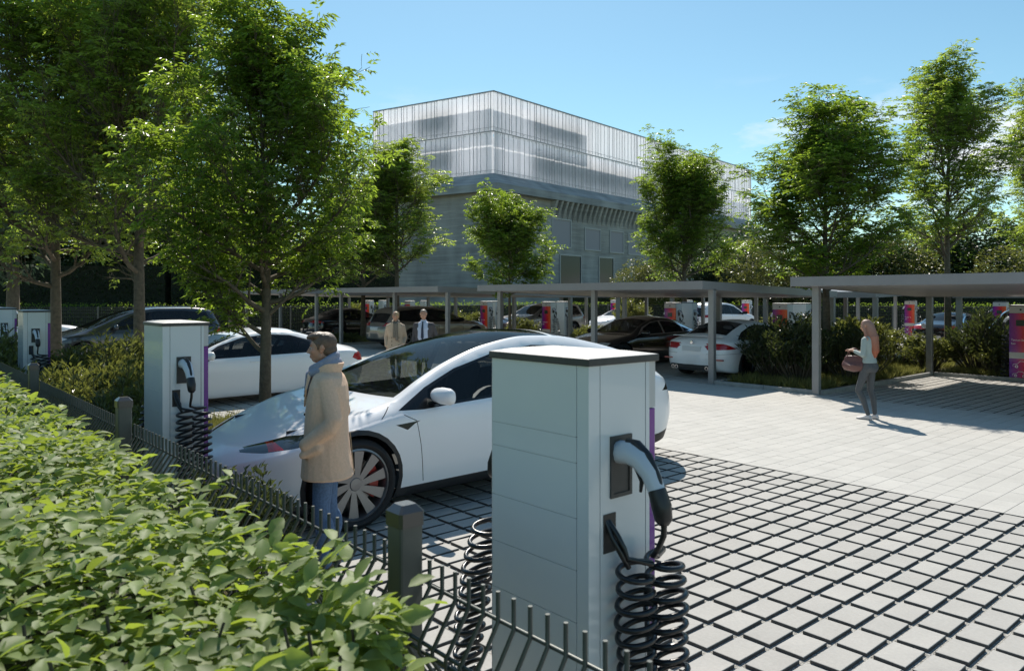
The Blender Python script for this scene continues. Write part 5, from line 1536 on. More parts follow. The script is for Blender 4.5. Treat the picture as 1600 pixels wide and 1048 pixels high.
# --- the leafy hedge in the foreground
def front_hedge():
    rng = np.random.default_rng(123)
    def topz(x, y):
        return 1.36 + .035 * np.sin(x * 2.1 + y * 3) + .03 * np.sin(x * 5.3 - y * 2.) - .05 * np.clip((y - .45) / .3, 0, 1) ** 2
    Ps, Ds, Ls = [], [], []
    def add(n, x0, x1, y0, y1, zoff, up, L):
        # denser towards the near end
        x = x1 - (x1 - x0) * rng.random(n) ** 1.55; y = rng.uniform(y0, y1, n)
        z = topz(x, y) + zoff - np.abs(rng.normal(0, .035, n)) * 1.3
        Ps.append(np.column_stack([x, y, z])); az = rng.uniform(0, 6.283, n); e = rng.normal(up, .22, n)
        Ds.append(np.column_stack([np.cos(az) * np.cos(e), np.sin(az) * np.cos(e), np.sin(e)])); Ls.append(rng.uniform(.026, .060, n) * L)
    add(37000, -17, -1.14, -1.4, .70, 0, .08, 1.08)
    add(20000, -17, -1.14, -1.4, .69, -.06, .1, 1.0)
    add(400, -6, -1.05, -.5, .68, .035, .5, .9)
    # side towards the fence and the near end
    n = 12000; x = -1.14 - 15 * rng.random(n) ** 1.5; z = 1.36 - 1.25 * rng.random(n) ** 1.4; y = .70 + rng.normal(0, .035, n)
    Ps.append(np.column_stack([x, y, z])); az = rng.normal(math.pi / 2, .8, n); e = rng.normal(.1, .35, n)
    Ds.append(np.column_stack([np.cos(az) * np.cos(e), np.sin(az) * np.cos(e), np.sin(e)])); Ls.append(rng.uniform(.035, .068, n))
    n = 5000; y = rng.uniform(-1.4, .70, n); z = 1.34 - 1.3 * rng.random(n); x = -1.14 + rng.normal(0, .04, n)
    Ps.append(np.column_stack([x, y, z])); az = rng.normal(0, .8, n); e = rng.normal(.1, .35, n)
    Ds.append(np.column_stack([np.cos(az) * np.cos(e), np.sin(az) * np.cos(e), np.sin(e)])); Ls.append(rng.uniform(.045, .075, n))
    # shoots reaching over the fence side
    for (sx, sy, sz, dx, dy, k) in ((-1.28, .66, 1.29, .16, .2, 9), (-1.6, .70, 1.33, .1, .25, 8), (-1.2, .5, 1.28, .12, .1, 8), (-1.45, .68, 1.25, .12, .22, 9), (-2.3, .70, 1.33, .0, .3, 8)):
        for j in range(k):
            t = j / k; a = rng.uniform(0, 6.28)
            Ps.append(np.array([[sx + dx * t * .6, sy + dy * t * .6, sz + .05 * t]])); Ds.append(np.array([[dx + .6 * math.cos(a), dy + .6 * math.sin(a), .15]])); Ls.append(np.array([.062]))
    P = np.concatenate(Ps); D = np.concatenate(Ds); L = np.concatenate(Ls); n = len(P)
    # keep clear of the charging columns and the camera
    V, F = leaves_np(P, D, rng.normal(0, .33, (n, 3)) + np.array([0, 0, 1.]), L, L * rng.uniform(.48, .62, n), .16, 'ovate')
    e = empty('leafy_hedge', (-8, 0, 0)); tag(e, 'bright green broad leaved hedge filling the lower left foreground', 'hedge')
    link('foliage', np_mesh('foliage', V, F, L_hedge, smooth=True), e, (8, 0, 0))
    s = MB(); rn = random.Random(4)
    for k in range(420):
        x = -.9 - 15 * rn.random() ** 1.5; y = rn.uniform(-1.3, .68); s.tube([(x, y, 0), (x + rn.gauss(0, .06), y + rn.gauss(0, .05), .7), (x + rn.gauss(0, .1), y + rn.gauss(0, .06), 1.33)], [.010, .007, .003], 4, cap=False)
    s.build('stems', M_twig, e, loc=(8, 0, 0))
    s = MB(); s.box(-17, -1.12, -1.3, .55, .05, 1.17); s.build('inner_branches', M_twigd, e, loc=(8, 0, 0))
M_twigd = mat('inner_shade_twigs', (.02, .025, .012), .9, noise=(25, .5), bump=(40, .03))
front_hedge()
# ================================================================ PEOPLE
def skin_mat(name, col):
    m, n, l = nmat(name); b = n['Principled BSDF']
    b.inputs['Base Color'].default_value = (*col, 1); b.inputs['Roughness'].default_value = .5
    b.inputs['Subsurface Weight'].default_value = .12; b.inputs['Subsurface Radius'].default_value = (.012, .004, .002)
    return m
M_skin = skin_mat('skin', (.50, .27, .18)); M_lip = mat('lips', (.38, .12, .10), .45)
M_eye = mat('eye_white', (.7, .68, .65), .2); M_iris = mat('iris', (.04, .05, .06), .1)
def cloth(name, col, scale=14, amt=.12, bump=.012, rough=.8):
    m = mat(name, col, rough, noise=(60, amt)); n, l = m.node_tree.nodes, m.node_tree.links
    t = n.new('ShaderNodeTexCoord'); mp = n.new('ShaderNodeMapping'); mp.inputs['Scale'].default_value = (1, 1, .45); mp.inputs['Rotation'].default_value = (0, .5, .2)
    x = n.new('ShaderNodeTexNoise'); x.inputs['Scale'].default_value = scale; x.inputs['Detail'].default_value = 3; x.inputs['Distortion'].default_value = .8
    bp = n.new('ShaderNodeBump'); bp.inputs['Distance'].default_value = bump; bp.inputs['Strength'].default_value = .8
    l.new(t.outputs['Object'], mp.inputs[0]); l.new(mp.outputs[0], x.inputs['Vector']); l.new(x.outputs['Fac'], bp.inputs['Height']); l.new(bp.outputs[0], n['Principled BSDF'].inputs['Normal'])
    return m
C_coat = cloth('beige_coat', (.72, .49, .34), 7, .08, .02)
C_coat2 = cloth('trench_cloth', (.50, .39, .28), 9, .08, .015)
C_jean = cloth('denim', (.085, .15, .27), 9, .25, .015)
C_suit = cloth('suit_cloth', (.07, .065, .07), 8, .15, .012)
C_shirt = cloth('pale_shirt', (.50, .56, .70), 10, .05, .008)
C_scarf = cloth('blue_scarf', (.26, .28, .36), 16, .12, .015)
C_scarf2 = cloth('checked_scarf', (.20, .17, .13), 16, .3, .012)
C_cap = cloth('cap_cloth', (.19, .16, .135), 40, .12, .003)
C_legs = cloth('grey_leggings', (.085, .088, .092), 9, .12, .006)
C_top = cloth('pale_green_top', (.34, .40, .38), 9, .06, .010)
C_tie = cloth('tie', (.03, .04, .07), 20, .1, .002)
H_brown = mat('brown_hair', (.075, .045, .026), .5, bump=(120, .004), noise=(30, .3))
H_man = mat('ash_brown_hair', (.125, .078, .050), .42, bump=(110, .005), noise=(40, .3))
H_blond = mat('blond_hair', (.42, .29, .15), .5, bump=(120, .004), noise=(30, .2))
H_grey = mat('grey_hair', (.22, .20, .18), .5, bump=(120, .004), noise=(30, .3))
H_red = mat('auburn_hair', (.28, .085, .05), .45, bump=(70, .005))
_n, _l = H_red.node_tree.nodes, H_red.node_tree.links        # dyed hair: rose blond at the crown, copper at the ends
_t = _n.new('ShaderNodeTexCoord'); _s = _n.new('ShaderNodeSeparateXYZ'); _r = _n.new('ShaderNodeMapRange'); _r.inputs[1].default_value = 1.15; _r.inputs[2].default_value = 1.62
_c = _n.new('ShaderNodeValToRGB'); _c.color_ramp.elements[0].color = (.36, .10, .045, 1); _c.color_ramp.elements[1].color = (.33, .19, .14, 1)
_l.new(_t.outputs['Object'], _s.inputs[0]); _l.new(_s.outputs['Z'], _r.inputs[0]); _l.new(_r.outputs[0], _c.inputs[0]); _l.new(_c.outputs[0], _n['Principled BSDF'].inputs['Base Color'])
M_shoe = mat('brown_shoe', (.12, .06, .035), .4, noise=(20, .2)); M_sneak = mat('white_sneaker', (.62, .58, .57), .5, noise=(20, .08)); M_shoeb = mat('black_shoe', (.015, .015, .015), .3)
M_bag = mat('rose_leather', (.13, .052, .045), .45, noise=(12, .12)); M_button = mat('button', (.03, .02, .015), .4)

def fuse(name, shapes, m, parent, voxel=.008, smooth=6, mats=None):
    """shapes: ('e', centre, radii[, euler]) ellipsoid, ('c', p0, p1, r0, r1) tapered capsule, ('l', rings) lofted shell.
    They are fused into ONE continuous smooth surface."""
    s = MB()
    for sh in shapes:
        if sh[0] == 'e':
            c = Vector(sh[1]); r = sh[2]; rot = Matrix.Identity(3)
            if len(sh) > 3:
                from mathutils import Euler
                rot = Euler([R(a) for a in sh[3]]).to_matrix()
            rings = []; n = 20
            for i in range(1, 12):
                a = math.pi * i / 12
                rings.append([c + rot @ Vector((r[0] * math.sin(a) * math.cos(2 * math.pi * j / n), r[1] * math.sin(a) * math.sin(2 * math.pi * j / n), -r[2] * math.cos(a))) for j in range(n)])
            s.loft(rings)
        elif sh[0] == 'c':
            p0, p1 = Vector(sh[1]), Vector(sh[2]); r0, r1 = sh[3], sh[4]; d = (p1 - p0); 
            if d.length < 1e-5: continue
            d.normalize(); u = d.orthogonal().normalized(); w = d.cross(u); n = 16; rings = []
            for a in (80, 60, 35, 10):
                a = R(a); q = p0 - d * r0 * math.sin(a); rr = r0 * math.cos(a)
                rings.append([q + (u * math.cos(2 * math.pi * j / n) + w * math.sin(2 * math.pi * j / n)) * rr for j in range(n)])
            for a in (10, 35, 60, 80):
                a = R(a); q = p1 + d * r1 * math.sin(a); rr = r1 * math.cos(a)
                rings.append([q + (u * math.cos(2 * math.pi * j / n) + w * math.sin(2 * math.pi * j / n)) * rr for j in range(n)])
            s.loft(rings)
        elif sh[0] == 'l': s.loft(sh[1])
    me = s.mesh(name + '_raw', m)
    bm = bmesh.new(); bm.from_mesh(me); bmesh.ops.recalc_face_normals(bm, faces=bm.faces[:]); bm.to_mesh(me); bm.free()
    ob = bpy.data.objects.new(name + '_raw', me); COL.objects.link(ob)
    md = ob.modifiers.new('r', 'REMESH'); md.mode = 'VOXEL'; md.voxel_size = voxel
    if smooth:
        ms = ob.modifiers.new('s', 'SMOOTH'); ms.iterations = smooth; ms.factor = .5
    bpy.context.view_layer.update()
    me2 = bpy.data.meshes.new_from_object(ob.evaluated_get(bpy.context.evaluated_depsgraph_get()))
    bpy.data.objects.remove(ob); me2.name = name
    me2.polygons.foreach_set('use_smooth', [True] * len(me2.polygons))
    me2.materials.clear(); me2.materials.append(m)
    o = bpy.data.objects.new(name, me2); COL.objects.link(o); o.parent = parent
    return o
def ring(c, rx, ry, n=24, p=2., rz=0., tilt=0.):
    """superellipse ring around c; facing +y is the front"""
    out = []
    for j in range(n):
        a = 2 * math.pi * j / n; ca, sa = math.cos(a), math.sin(a)
        x = rx * math.copysign(abs(ca) ** (2 / p), ca); y = ry * math.copysign(abs(sa) ** (2 / p), sa)
        x, y = x * math.cos(rz) - y * math.sin(rz), x * math.sin(rz) + y * math.cos(rz)
        out.append(Vector((c[0] + x, c[1] + y, c[2] + tilt * y)))
    return out

def head_shapes(c, yaw=0, pitch=0, f=1., fem=False):
    """face towards +y; c = centre of the skull; returns shapes turned about c"""
    Mr = Matrix.Rotation(yaw, 3, 'Z') @ Matrix.Rotation(pitch, 3, 'X'); c = Vector(c)
    def T(v): return tuple(c + Mr @ (Vector(v) * f))
    from mathutils import Euler
    eu = tuple(math.degrees(a) for a in Mr.to_euler())
    k = .93 if fem else 1.
    S = [('e', T((0, -.012, .018)), (.073 * f, .092 * f, .092 * f), eu),            # cranium
         ('e', T((0, .030, -.022)), (.060 * f * k, .060 * f, .078 * f), eu),        # face
         ('e', T((0, .047, -.078)), (.040 * f * k, .034 * f, .030 * f), eu),        # chin
         ('c', T((-.042 * k, .0, -.060)), T((0, .045, -.086)), .026 * f, .024 * f), ('c', T((.042 * k, .0, -.060)), T((0, .045, -.086)), .026 * f, .024 * f),   # jaw
         ('c', T((-.028, .070, .028)), T((.028, .070, .028)), .013 * f, .013 * f),  # brow
         ('e', T((-.036, .060, -.020)), (.026 * f, .020 * f, .026 * f), eu), ('e', T((.036, .060, -.020)), (.026 * f, .020 * f, .026 * f), eu),   # cheeks
         ('c', T((0, .080, .014)), T((0, .106, -.026)), .0075 * f, .0100 * f), ('c', T((-.009, .092, -.030)), T((.009, .092, -.030)), .0085 * f, .0085 * f), ('e', T((0, .066, -.058)), (.034 * f, .022 * f, .024 * f), eu),        # nose
         ('c', T((-.015, .084, -.055)), T((.015, .084, -.055)), .0085 * f, .0085 * f), ('c', T((-.013, .080, -.066)), T((.013, .080, -.066)), .0085 * f, .0085 * f)]  # lips
    for sx in (-1, 1):
        S += [('c', T((sx * .074, -.005, .008)), T((sx * .072, .0, -.030)), .013 * f, .008 * f), ('c', T((sx * .079, -.014, .016)), T((sx * .079, -.016, -.002)), .010 * f, .010 * f)]
    return S, T
def face_details(root, T, f=1.):
    for sx in (-1, 1):
        s = MB(); c = Vector(T((sx * .030, .0705, .004)))
        for i in range(1):
            pass
        rr = .0098 * f
        s.loft([[c + Vector((rr * math.sin(a) * math.cos(b), rr * math.sin(a) * math.sin(b), rr * .8 * math.cos(a))) for b in [2 * math.pi * j / 12 for j in range(12)]] for a in [math.pi * i / 8 for i in range(1, 8)]])
        e = s.build('eye', M_eye, root, 60)
        s = MB(); d = Vector(T((sx * .030, .0800, .003))); s.loft([[d + Vector((.005 * f * math.sin(a) * math.cos(b), .005 * f * math.sin(a) * math.sin(b), .005 * f * math.cos(a))) for b in [2 * math.pi * j / 8 for j in range(8)]] for a in [math.pi * i / 6 for i in range(1, 6)]])
        s.build('iris', M_iris, e, 60)
        s = MB(); s.tube([T((sx * .045, .0715, .009)), T((sx * .030, .0835, .0135)), T((sx * .016, .082, .008))], [.0022, .0036, .0025], 6); s.build('eyelid', M_skin, e, 60)
        s = MB(); s.tube([T((sx * .046, .069, .027)), T((sx * .030, .0815, .034)), T((sx * .013, .083, .031))], [.0018, .0030, .0026], 6); s.build('eyebrow', H_brown, root, 60)
    s = MB(); s.tube([T((-.024, .074, -.054)), T((-.012, .0865, -.060)), T((0, .0900, -.061)), T((.012, .0865, -.060)), T((.024, .074, -.054))], [.0015, .0042, .0048, .0042, .0015], 8)
    s.tube([T((-.018, .080, -.062)), T((0, .0885, -.067)), T((.018, .080, -.062))], [.0015, .0050, .0015], 8); s.build('lips', M_lip, root, 60)
def hand(S, w, d, palm_n, f=1., curl=.6, side=1):
    """adds a palm, four bent fingers and a thumb to the body shapes.  w wrist, d direction, palm_n palm normal"""
    w = Vector(w); d = Vector(d).normalized(); pn = Vector(palm_n); pn = (pn - d * pn.dot(d)).normalized(); u = d.cross(pn) * side
    S.append(('c', w, w + d * .03 * f, .024 * f, .028 * f))
    for k, (o, L) in enumerate(((-.030, .066), (-.010, .076), (.010, .072), (.029, .056))):
        a = w + d * .03 * f + u * o * .8 * f; b = w + d * .088 * f + u * o * f
        S.append(('c', a, b, .014 * f, .011 * f))
        q = b; dd = d.copy()
        for j in range(3):
            dd = (dd + pn * curl * (.55 + .1 * k)).normalized(); q2 = q + dd * L * (.42, .32, .26)[j] * f
            S.append(('c', q, q2, (.0098 - .0008 * j) * f, (.0090 - .0008 * j) * f)); q = q2
    a = w + d * .025 * f - u * .026 * f; b = a + (d * .6 - u * .6 + pn * .5).normalized() * .042 * f; c = b + (d * .8 + pn * .7).normalized() * .032 * f
    S.append(('c', a, b, .015 * f, .011 * f)); S.append(('c', b, c, .011 * f, .009 * f))

def shoe(root, a, yaw, m, f=1., h=.07):
    """a = ankle point on the ground"""
    M = Matrix.Translation(a) @ Matrix.Rotation(yaw, 4, 'Z')
    rings = []
    for y, w, z in ((-.075, .018, .03), (-.070, .030, .06), (-.04, .036, h + .02), (.01, .038, h + .02), (.06, .043, h * .85), (.12, .048, h * .62), (.165, .042, h * .5), (.19, .022, h * .38)):
        rings.append([M @ Vector((w * math.cos(t), y, z * .5 + z * .5 * math.sin(t) if math.sin(t) > 0 else z * .5 + (z * .5) * max(math.sin(t), -1) )) for t in [2 * math.pi * j / 16 for j in range(16)]])
    return fuse('shoe', [('l', rings)], m, root, .006, 2)

# ---------- man in the beige coat and flat cap (faces -x in the photo) ----------
def man_coat():
    f = 1.0
    root = None
    # skin body: head, neck, torso core, legs core as one surface
    HS, T = head_shapes((0, .035, 1.635), 0, R(-4), 1.0)
    S = HS + [('c', (0, .005, 1.57), (0, -.01, 1.46), .052, .058),
              ('c', (0, -.01, 1.40), (0, -.01, 1.0), .10, .11), ('c', (-.15, -.015, 1.40), (.15, -.015, 1.40), .05, .05),
              ('c', (-.085, 0, .92), (-.09, .02, .5), .055, .035), ('c', (.085, 0, .92), (.09, 0, .5), .055, .035),
              ('c', (-.09, .02, .5), (-.112, 0, .09), .035, .026), ('c', (.09, 0, .5), (.10, -.02, .09), .035, .026)]
    for sx in (-1, 1):
        S += [('c', (sx * .17, -.02, 1.38), (sx * .225, -.07, 1.10), .045, .036), ('c', (sx * .225, -.07, 1.10), (sx * .195, .07, .95), .034, .024)]
        hand(S, (sx * .195, .07, .95), (sx * .02, .15, -.95), (-sx * 1, 0, 0), .9, .35, sx)
    body = fuse('person', S, M_skin, None, .0055, 3)
    body.name = 'person'; root = body
    face_details(root, T)
    # coat: wide skirt to mid thigh, fused with sleeves
    C = []
    rings = [ring((0, .005, 1.475), .085, .075), ring((0, -.01, 1.455), .14, .095), ring((0, -.015, 1.42), .205, .115, p=2.3), ring((0, -.015, 1.36), .235, .135, p=2.4), ring((0, -.01, 1.25), .235, .152, p=2.4),
             ring((0, 0, 1.10), .222, .155, p=2.4), ring((0, .0, .98), .225, .160, p=2.4), ring((0, .0, .86), .238, .172, p=2.4), ring((0, -.005, .74), .248, .185, p=2.4), ring((0, -.01, .695), .256, .194, p=2.4), ring((0, -.01, .685), .248, .188, p=2.4)]
    C.append(('l', rings))
    for sx in (-1, 1):
        C += [('c', (sx * .172, -.018, 1.385), (sx * .246, -.085, 1.13), .068, .064), ('c', (sx * .248, -.085, 1.13), (sx * .250, -.06, 1.08), .064, .063),
              ('c', (sx * .250, -.06, 1.08), (sx * .215, .115, .955), .062, .050), ('c', (sx * .23, .03, .93), (sx * .215, .135, .88), .035, .03)]
    coat = fuse('coat', C, C_coat, root, .0085, 3)
    s = MB()      # pocket welt, cuff strap, back vent, collar seam
    for sx in (-1, 1):
        s.tube([(sx * .255, .06, .975), (sx * .235, .13, .90)], [.006, .006], 6)
    s.tube([(0, -.172, 1.0), (0, -.200, .70)], [.004, .004], 5)
    s.build('seams', cloth('coat_seam', (.34, .24, .15), 9, .1, .004), coat, 60)
    for z in (1.28, 1.14, 1.0, .86):
        b = MB(); b.lathe([(.011, .15), (.011, .158 + .004), (.001, .164)], 'y', 12, (.0, .004, z)); b.build('button', M_button, coat, 50)
    # turned-up collar
    col = []
    for t in range(-10, 11):
        a = R(t * 15.5) - math.pi / 2
        r0, r1 = .088, .108; y = math.sin(a)
        low = Vector((r0 * 1.15 * math.cos(a), r0 * y - .002, 1.455 - .055 * max(0, y) ** 1.2)); top = Vector((r1 * math.cos(a), r1 * y * 1.05 - .006 + (.03 if y > .6 else 0), 1.525 - .075 * max(0, y + .1) ** 1.3))
        col.append([low, top, top * 1 + Vector((math.cos(a) * .010, y * .010, -.004)), low + Vector((math.cos(a) * .016, y * .016, -.006))])
    cs = MB(); cs.loft(col); cs.build('collar', C_coat, coat, 60)
    # lapels falling forward
    for sx in (-1, 1):
        L = MB(); L.add([(sx * .03, .150, 1.20), (sx * .115, .125, 1.34), (sx * .105, .10, 1.43), (sx * .05, .115, 1.45), (sx * .012, .155, 1.24),
                        (sx * .03, .162, 1.20), (sx * .118, .140, 1.335), (sx * .108, .118, 1.43), (sx * .052, .130, 1.455), (sx * .012, .165, 1.24)],
                       [(0, 1, 2, 3, 4), (9, 8, 7, 6, 5), (0, 5, 6, 1), (1, 6, 7, 2), (2, 7, 8, 3), (3, 8, 9, 4), (4, 9, 5, 0)])
        L.build('lapel', C_coat, coat)
    # scarf: thick ring high in the neck, slanting down to the front
    SC_ = []
    for k in range(24):
        a = 2 * math.pi * k / 24; a2 = 2 * math.pi * (k + 1) / 24
        P = lambda a: (.074 * math.cos(a), .076 * math.sin(a) + .006 + (.022 if math.sin(a) > 0 else 0) * math.sin(a), 1.530 - .052 * math.sin(a))
        Q = lambda a: (.084 * math.cos(a), .088 * math.sin(a) + .006 + (.030 if math.sin(a) > 0 else 0) * math.sin(a), 1.486 - .050 * math.sin(a))
        SC_ += [('c', P(a), P(a2), .029, .029), ('c', Q(a), Q(a2), .031, .031)]
    SC_ += [('c', (.02, .115, 1.43), (.02, .135, 1.30), .045, .035)]
    fuse('scarf', SC_, C_scarf, root, .006, 4)
    # short brown hair with a swept-up fringe
    fuse('hair', [('e', T((0, -.022, .036)), (.0800, .0930, .082)), ('e', T((0, -.046, -.018)), (.071, .066, .064)), ('e', T((0, .030, .088)), (.068, .070, .034), (-8, 0, 0)), ('e', T((0, .070, .082)), (.054, .034, .022), (10, 0, 0)),
                  ('e', T((.01, .090, .080)), (.038, .020, .014)), ('c', T((-.072, .012, .03)), T((-.072, .020, -.008)), .013, .006), ('c', T((.072, .012, .03)), T((.072, .020, -.008)), .013, .006)], H_man, root, .005, 2)
    # jeans
    J = [('l', [ring((0, 0, .98), .165, .115), ring((0, 0, .90), .175, .12), ring((0, 0, .84), .165, .115)])]
    for sx, ky, fx, fy in ((-1, .015, -.115, .0), (1, -.01, .10, -.03)):
        J += [('c', (sx * .085, 0, .86), (sx * .095, ky + .01, .50), .088, .066), ('c', (sx * .095, ky + .01, .50), (fx, fy - .005, .10), .064, .052), ('c', (fx, fy - .005, .12), (fx, fy, .075), .056, .058), ('e', (fx, fy - .01, .30), (.058, .064, .12))]
    fuse('jeans', J, C_jean, root, .007, 3)
    shoe(root, Vector((-.115, .01, 0)), R(6), M_shoe); shoe(root, Vector((.10, -.02, 0)), R(-10), M_shoe)
    return root
k_scale = 1.665 / 1.745
man = man_coat()
man.location = (-4.92, 2.52, 0.0); man.scale = (k_scale,) * 3
# local +y is his front: he looks to the left of the photo
def heading(lat, dep): v = cam2w(lat, dep); return math.atan2(v.y, v.x) - math.pi / 2
man.rotation_euler = (0, 0, heading(-1, -.10))
tag(man, 'brown haired man in beige coat and blue scarf standing by the white SUV', 'person', 'people')

# ---------- woman in a trench coat ----------
def legs_fused(name, m, root, hips, knees, ankles, r=(.085, .056, .040), waist=1.0, hipr=(.155, .11), voxel=.008):
    J = [('l', [ring((0, 0, waist), hipr[0] * .88, hipr[1] * .88), ring((0, -.005, waist - .09), hipr[0], hipr[1]), ring((0, -.005, waist - .17), hipr[0] * .96, hipr[1] * .95)])]
    for h, k, a in zip(hips, knees, ankles):
        J += [('c', h, k, r[0], r[1]), ('c', k, (Vector(k) * .62 + Vector(a) * .38), r[1], r[1] * .98), ('c', (Vector(k) * .62 + Vector(a) * .38), a, r[1] * .98, r[2])]
    return fuse(name, J, m, root, voxel, 3)
def base_body(T_head, arms, legs, hands=(), f=1., torso=(.095, .10)):
    S = list(T_head) + [('c', (0, 0, 1.55), (0, -.01, 1.44), .044, .05), ('c', (0, -.01, 1.38), (0, -.01, 1.0), *torso), ('c', (-.13, -.015, 1.385), (.13, -.015, 1.385), .045, .045)]
    for a in arms:
        for i in range(len(a) - 1): S.append(('c', a[i], a[i + 1], (.042, .034, .026)[i], (.034, .025, .02)[i]))
    for l_ in legs:
        S += [('c', l_[0], l_[1], .055, .033), ('c', l_[1], Vector(l_[1]) * .66 + Vector(l_[2]) * .34 + Vector((0, -.015, 0)), .033, .03), ('c', Vector(l_[1]) * .66 + Vector(l_[2]) * .34 + Vector((0, -.015, 0)), l_[2], .03, .024)]
    for h in hands: hand(S, *h)
    b = fuse('person', S, M_skin, None, .0062, 3); b.name = 'person'; return b
def trench_woman():
    HS, T = head_shapes((0, .02, 1.62), R(-28), R(2), .96, True)
    hips = [(-.08, 0, .90), (.08, 0, .90)]; knees = [(-.085, .06, .50), (.075, -.02, .50)]; ank = [(-.07, .16, .09), (.05, -.20, .12)]
    arms = [[(-.17, -.02, 1.36), (-.225, -.07, 1.10), (-.18, .08, .94)], [(.17, -.02, 1.36), (.225, -.08, 1.11), (.205, .02, .90)]]
    root = base_body(HS, arms, list(zip(hips, knees, ank)), [((-.18, .08, .94), (.2, .5, -.8), (1, 0, 0), .85, .4, -1), ((.205, .02, .90), (-.05, .3, -.9), (-1, 0, 0), .85, .5, 1)])
    face_details(root, T, .95)
    C = [('l', [ring((0, 0, 1.47), .075, .07), ring((0, -.01, 1.43), .165, .10), ring((0, -.012, 1.37), .205, .12, p=2.3), ring((0, -.005, 1.25), .195, .135, p=2.3), ring((0, 0, 1.08), .175, .13, p=2.3), ring((0, 0, .95), .20, .15, p=2.3), ring((0, 0, .80), .225, .17, p=2.3), ring((0, 0, .68), .245, .185, p=2.3), ring((0, 0, .67), .235, .175, p=2.3)])]
    for a in arms:
        sx = -1 if a[0][0] < 0 else 1
        C += [('c', (a[0][0], a[0][1], 1.355), a[1], .066, .056), ('c', a[1], (a[2][0] * 1.05, a[2][1], a[2][2] + .01), .055, .046)]
    coat = fuse('trench_coat', C, C_coat2, root, .008, 3)
    for sx in (-1, 1):
        L = MB(); L.add([(sx * .015, .150, 1.12), (sx * .150, .105, 1.35), (sx * .11, .09, 1.45), (sx * .055, .10, 1.47), (sx * .018, .160, 1.12), (sx * .158, .120, 1.345), (sx * .115, .105, 1.45), (sx * .058, .115, 1.475)],
                       [(0, 1, 2, 3), (7, 6, 5, 4), (0, 4, 5, 1), (1, 5, 6, 2), (2, 6, 7, 3), (3, 7, 4, 0)]); L.build('lapel', C_coat2, coat)
        for z in (1.10, 1.01, .92, .83):
            b = MB(); b.lathe([(.012, .13), (.012, .155), (.001, .158)], 'y', 10, (sx * .085, .0, z)); b.build('button', M_button, coat, 50)
    s = MB(); s.loft([ring((0, 0, z), rx, ry, p=2.3) for z, rx, ry in ((1.05, .176, .133), (1.05, .184, .141), (1.09, .184, .141), (1.09, .176, .133))], cap=False); s.build('belt', C_coat2, coat, 40)
    SCs = []
    for k in range(18):
        a = 2 * math.pi * k / 18; a2 = 2 * math.pi * (k + 1) / 18; P = lambda a: (.070 * math.cos(a), .072 * math.sin(a) + .008, 1.475 - .03 * math.sin(a)); SCs.append(('c', P(a), P(a2), .034, .034))
    SCs += [('c', (-.03, .115, 1.42), (-.035, .165, 1.05), .036, .036), ('c', (.025, .11, 1.42), (.03, .165, 1.12), .034, .034)]
    fuse('scarf', SCs, C_scarf2, root, .007, 3)
    fuse('hair', [('e', T((0, -.022, .030)), (.078, .092, .080)), ('e', T((0, -.05, -.02)), (.066, .062, .062)), ('e', T((0, -.095, .03)), (.036, .036, .036)), ('c', T((-.068, .02, .03)), T((-.070, .012, -.02)), .012, .008), ('c', T((.068, .02, .03)), T((.070, .012, -.02)), .012, .008)], H_blond, root, .005, 2)
    legs_fused('trousers', C_suit, root, hips, knees, ank, (.08, .058, .046))
    shoe(root, Vector((-.07, .17, 0)), 0, M_shoeb); shoe(root, Vector((.05, -.20, 0)), 0, M_shoeb)
    return root
w1 = trench_woman()
X, Y = cw(618, 16.9); w1.location = (X, Y, 0); w1.scale = (.925,) * 3; w1.rotation_euler = (0, 0, heading(.12, -1))
tag(w1, 'blond woman in a beige trench coat and scarf walking towards the white SUV', 'person', 'people')
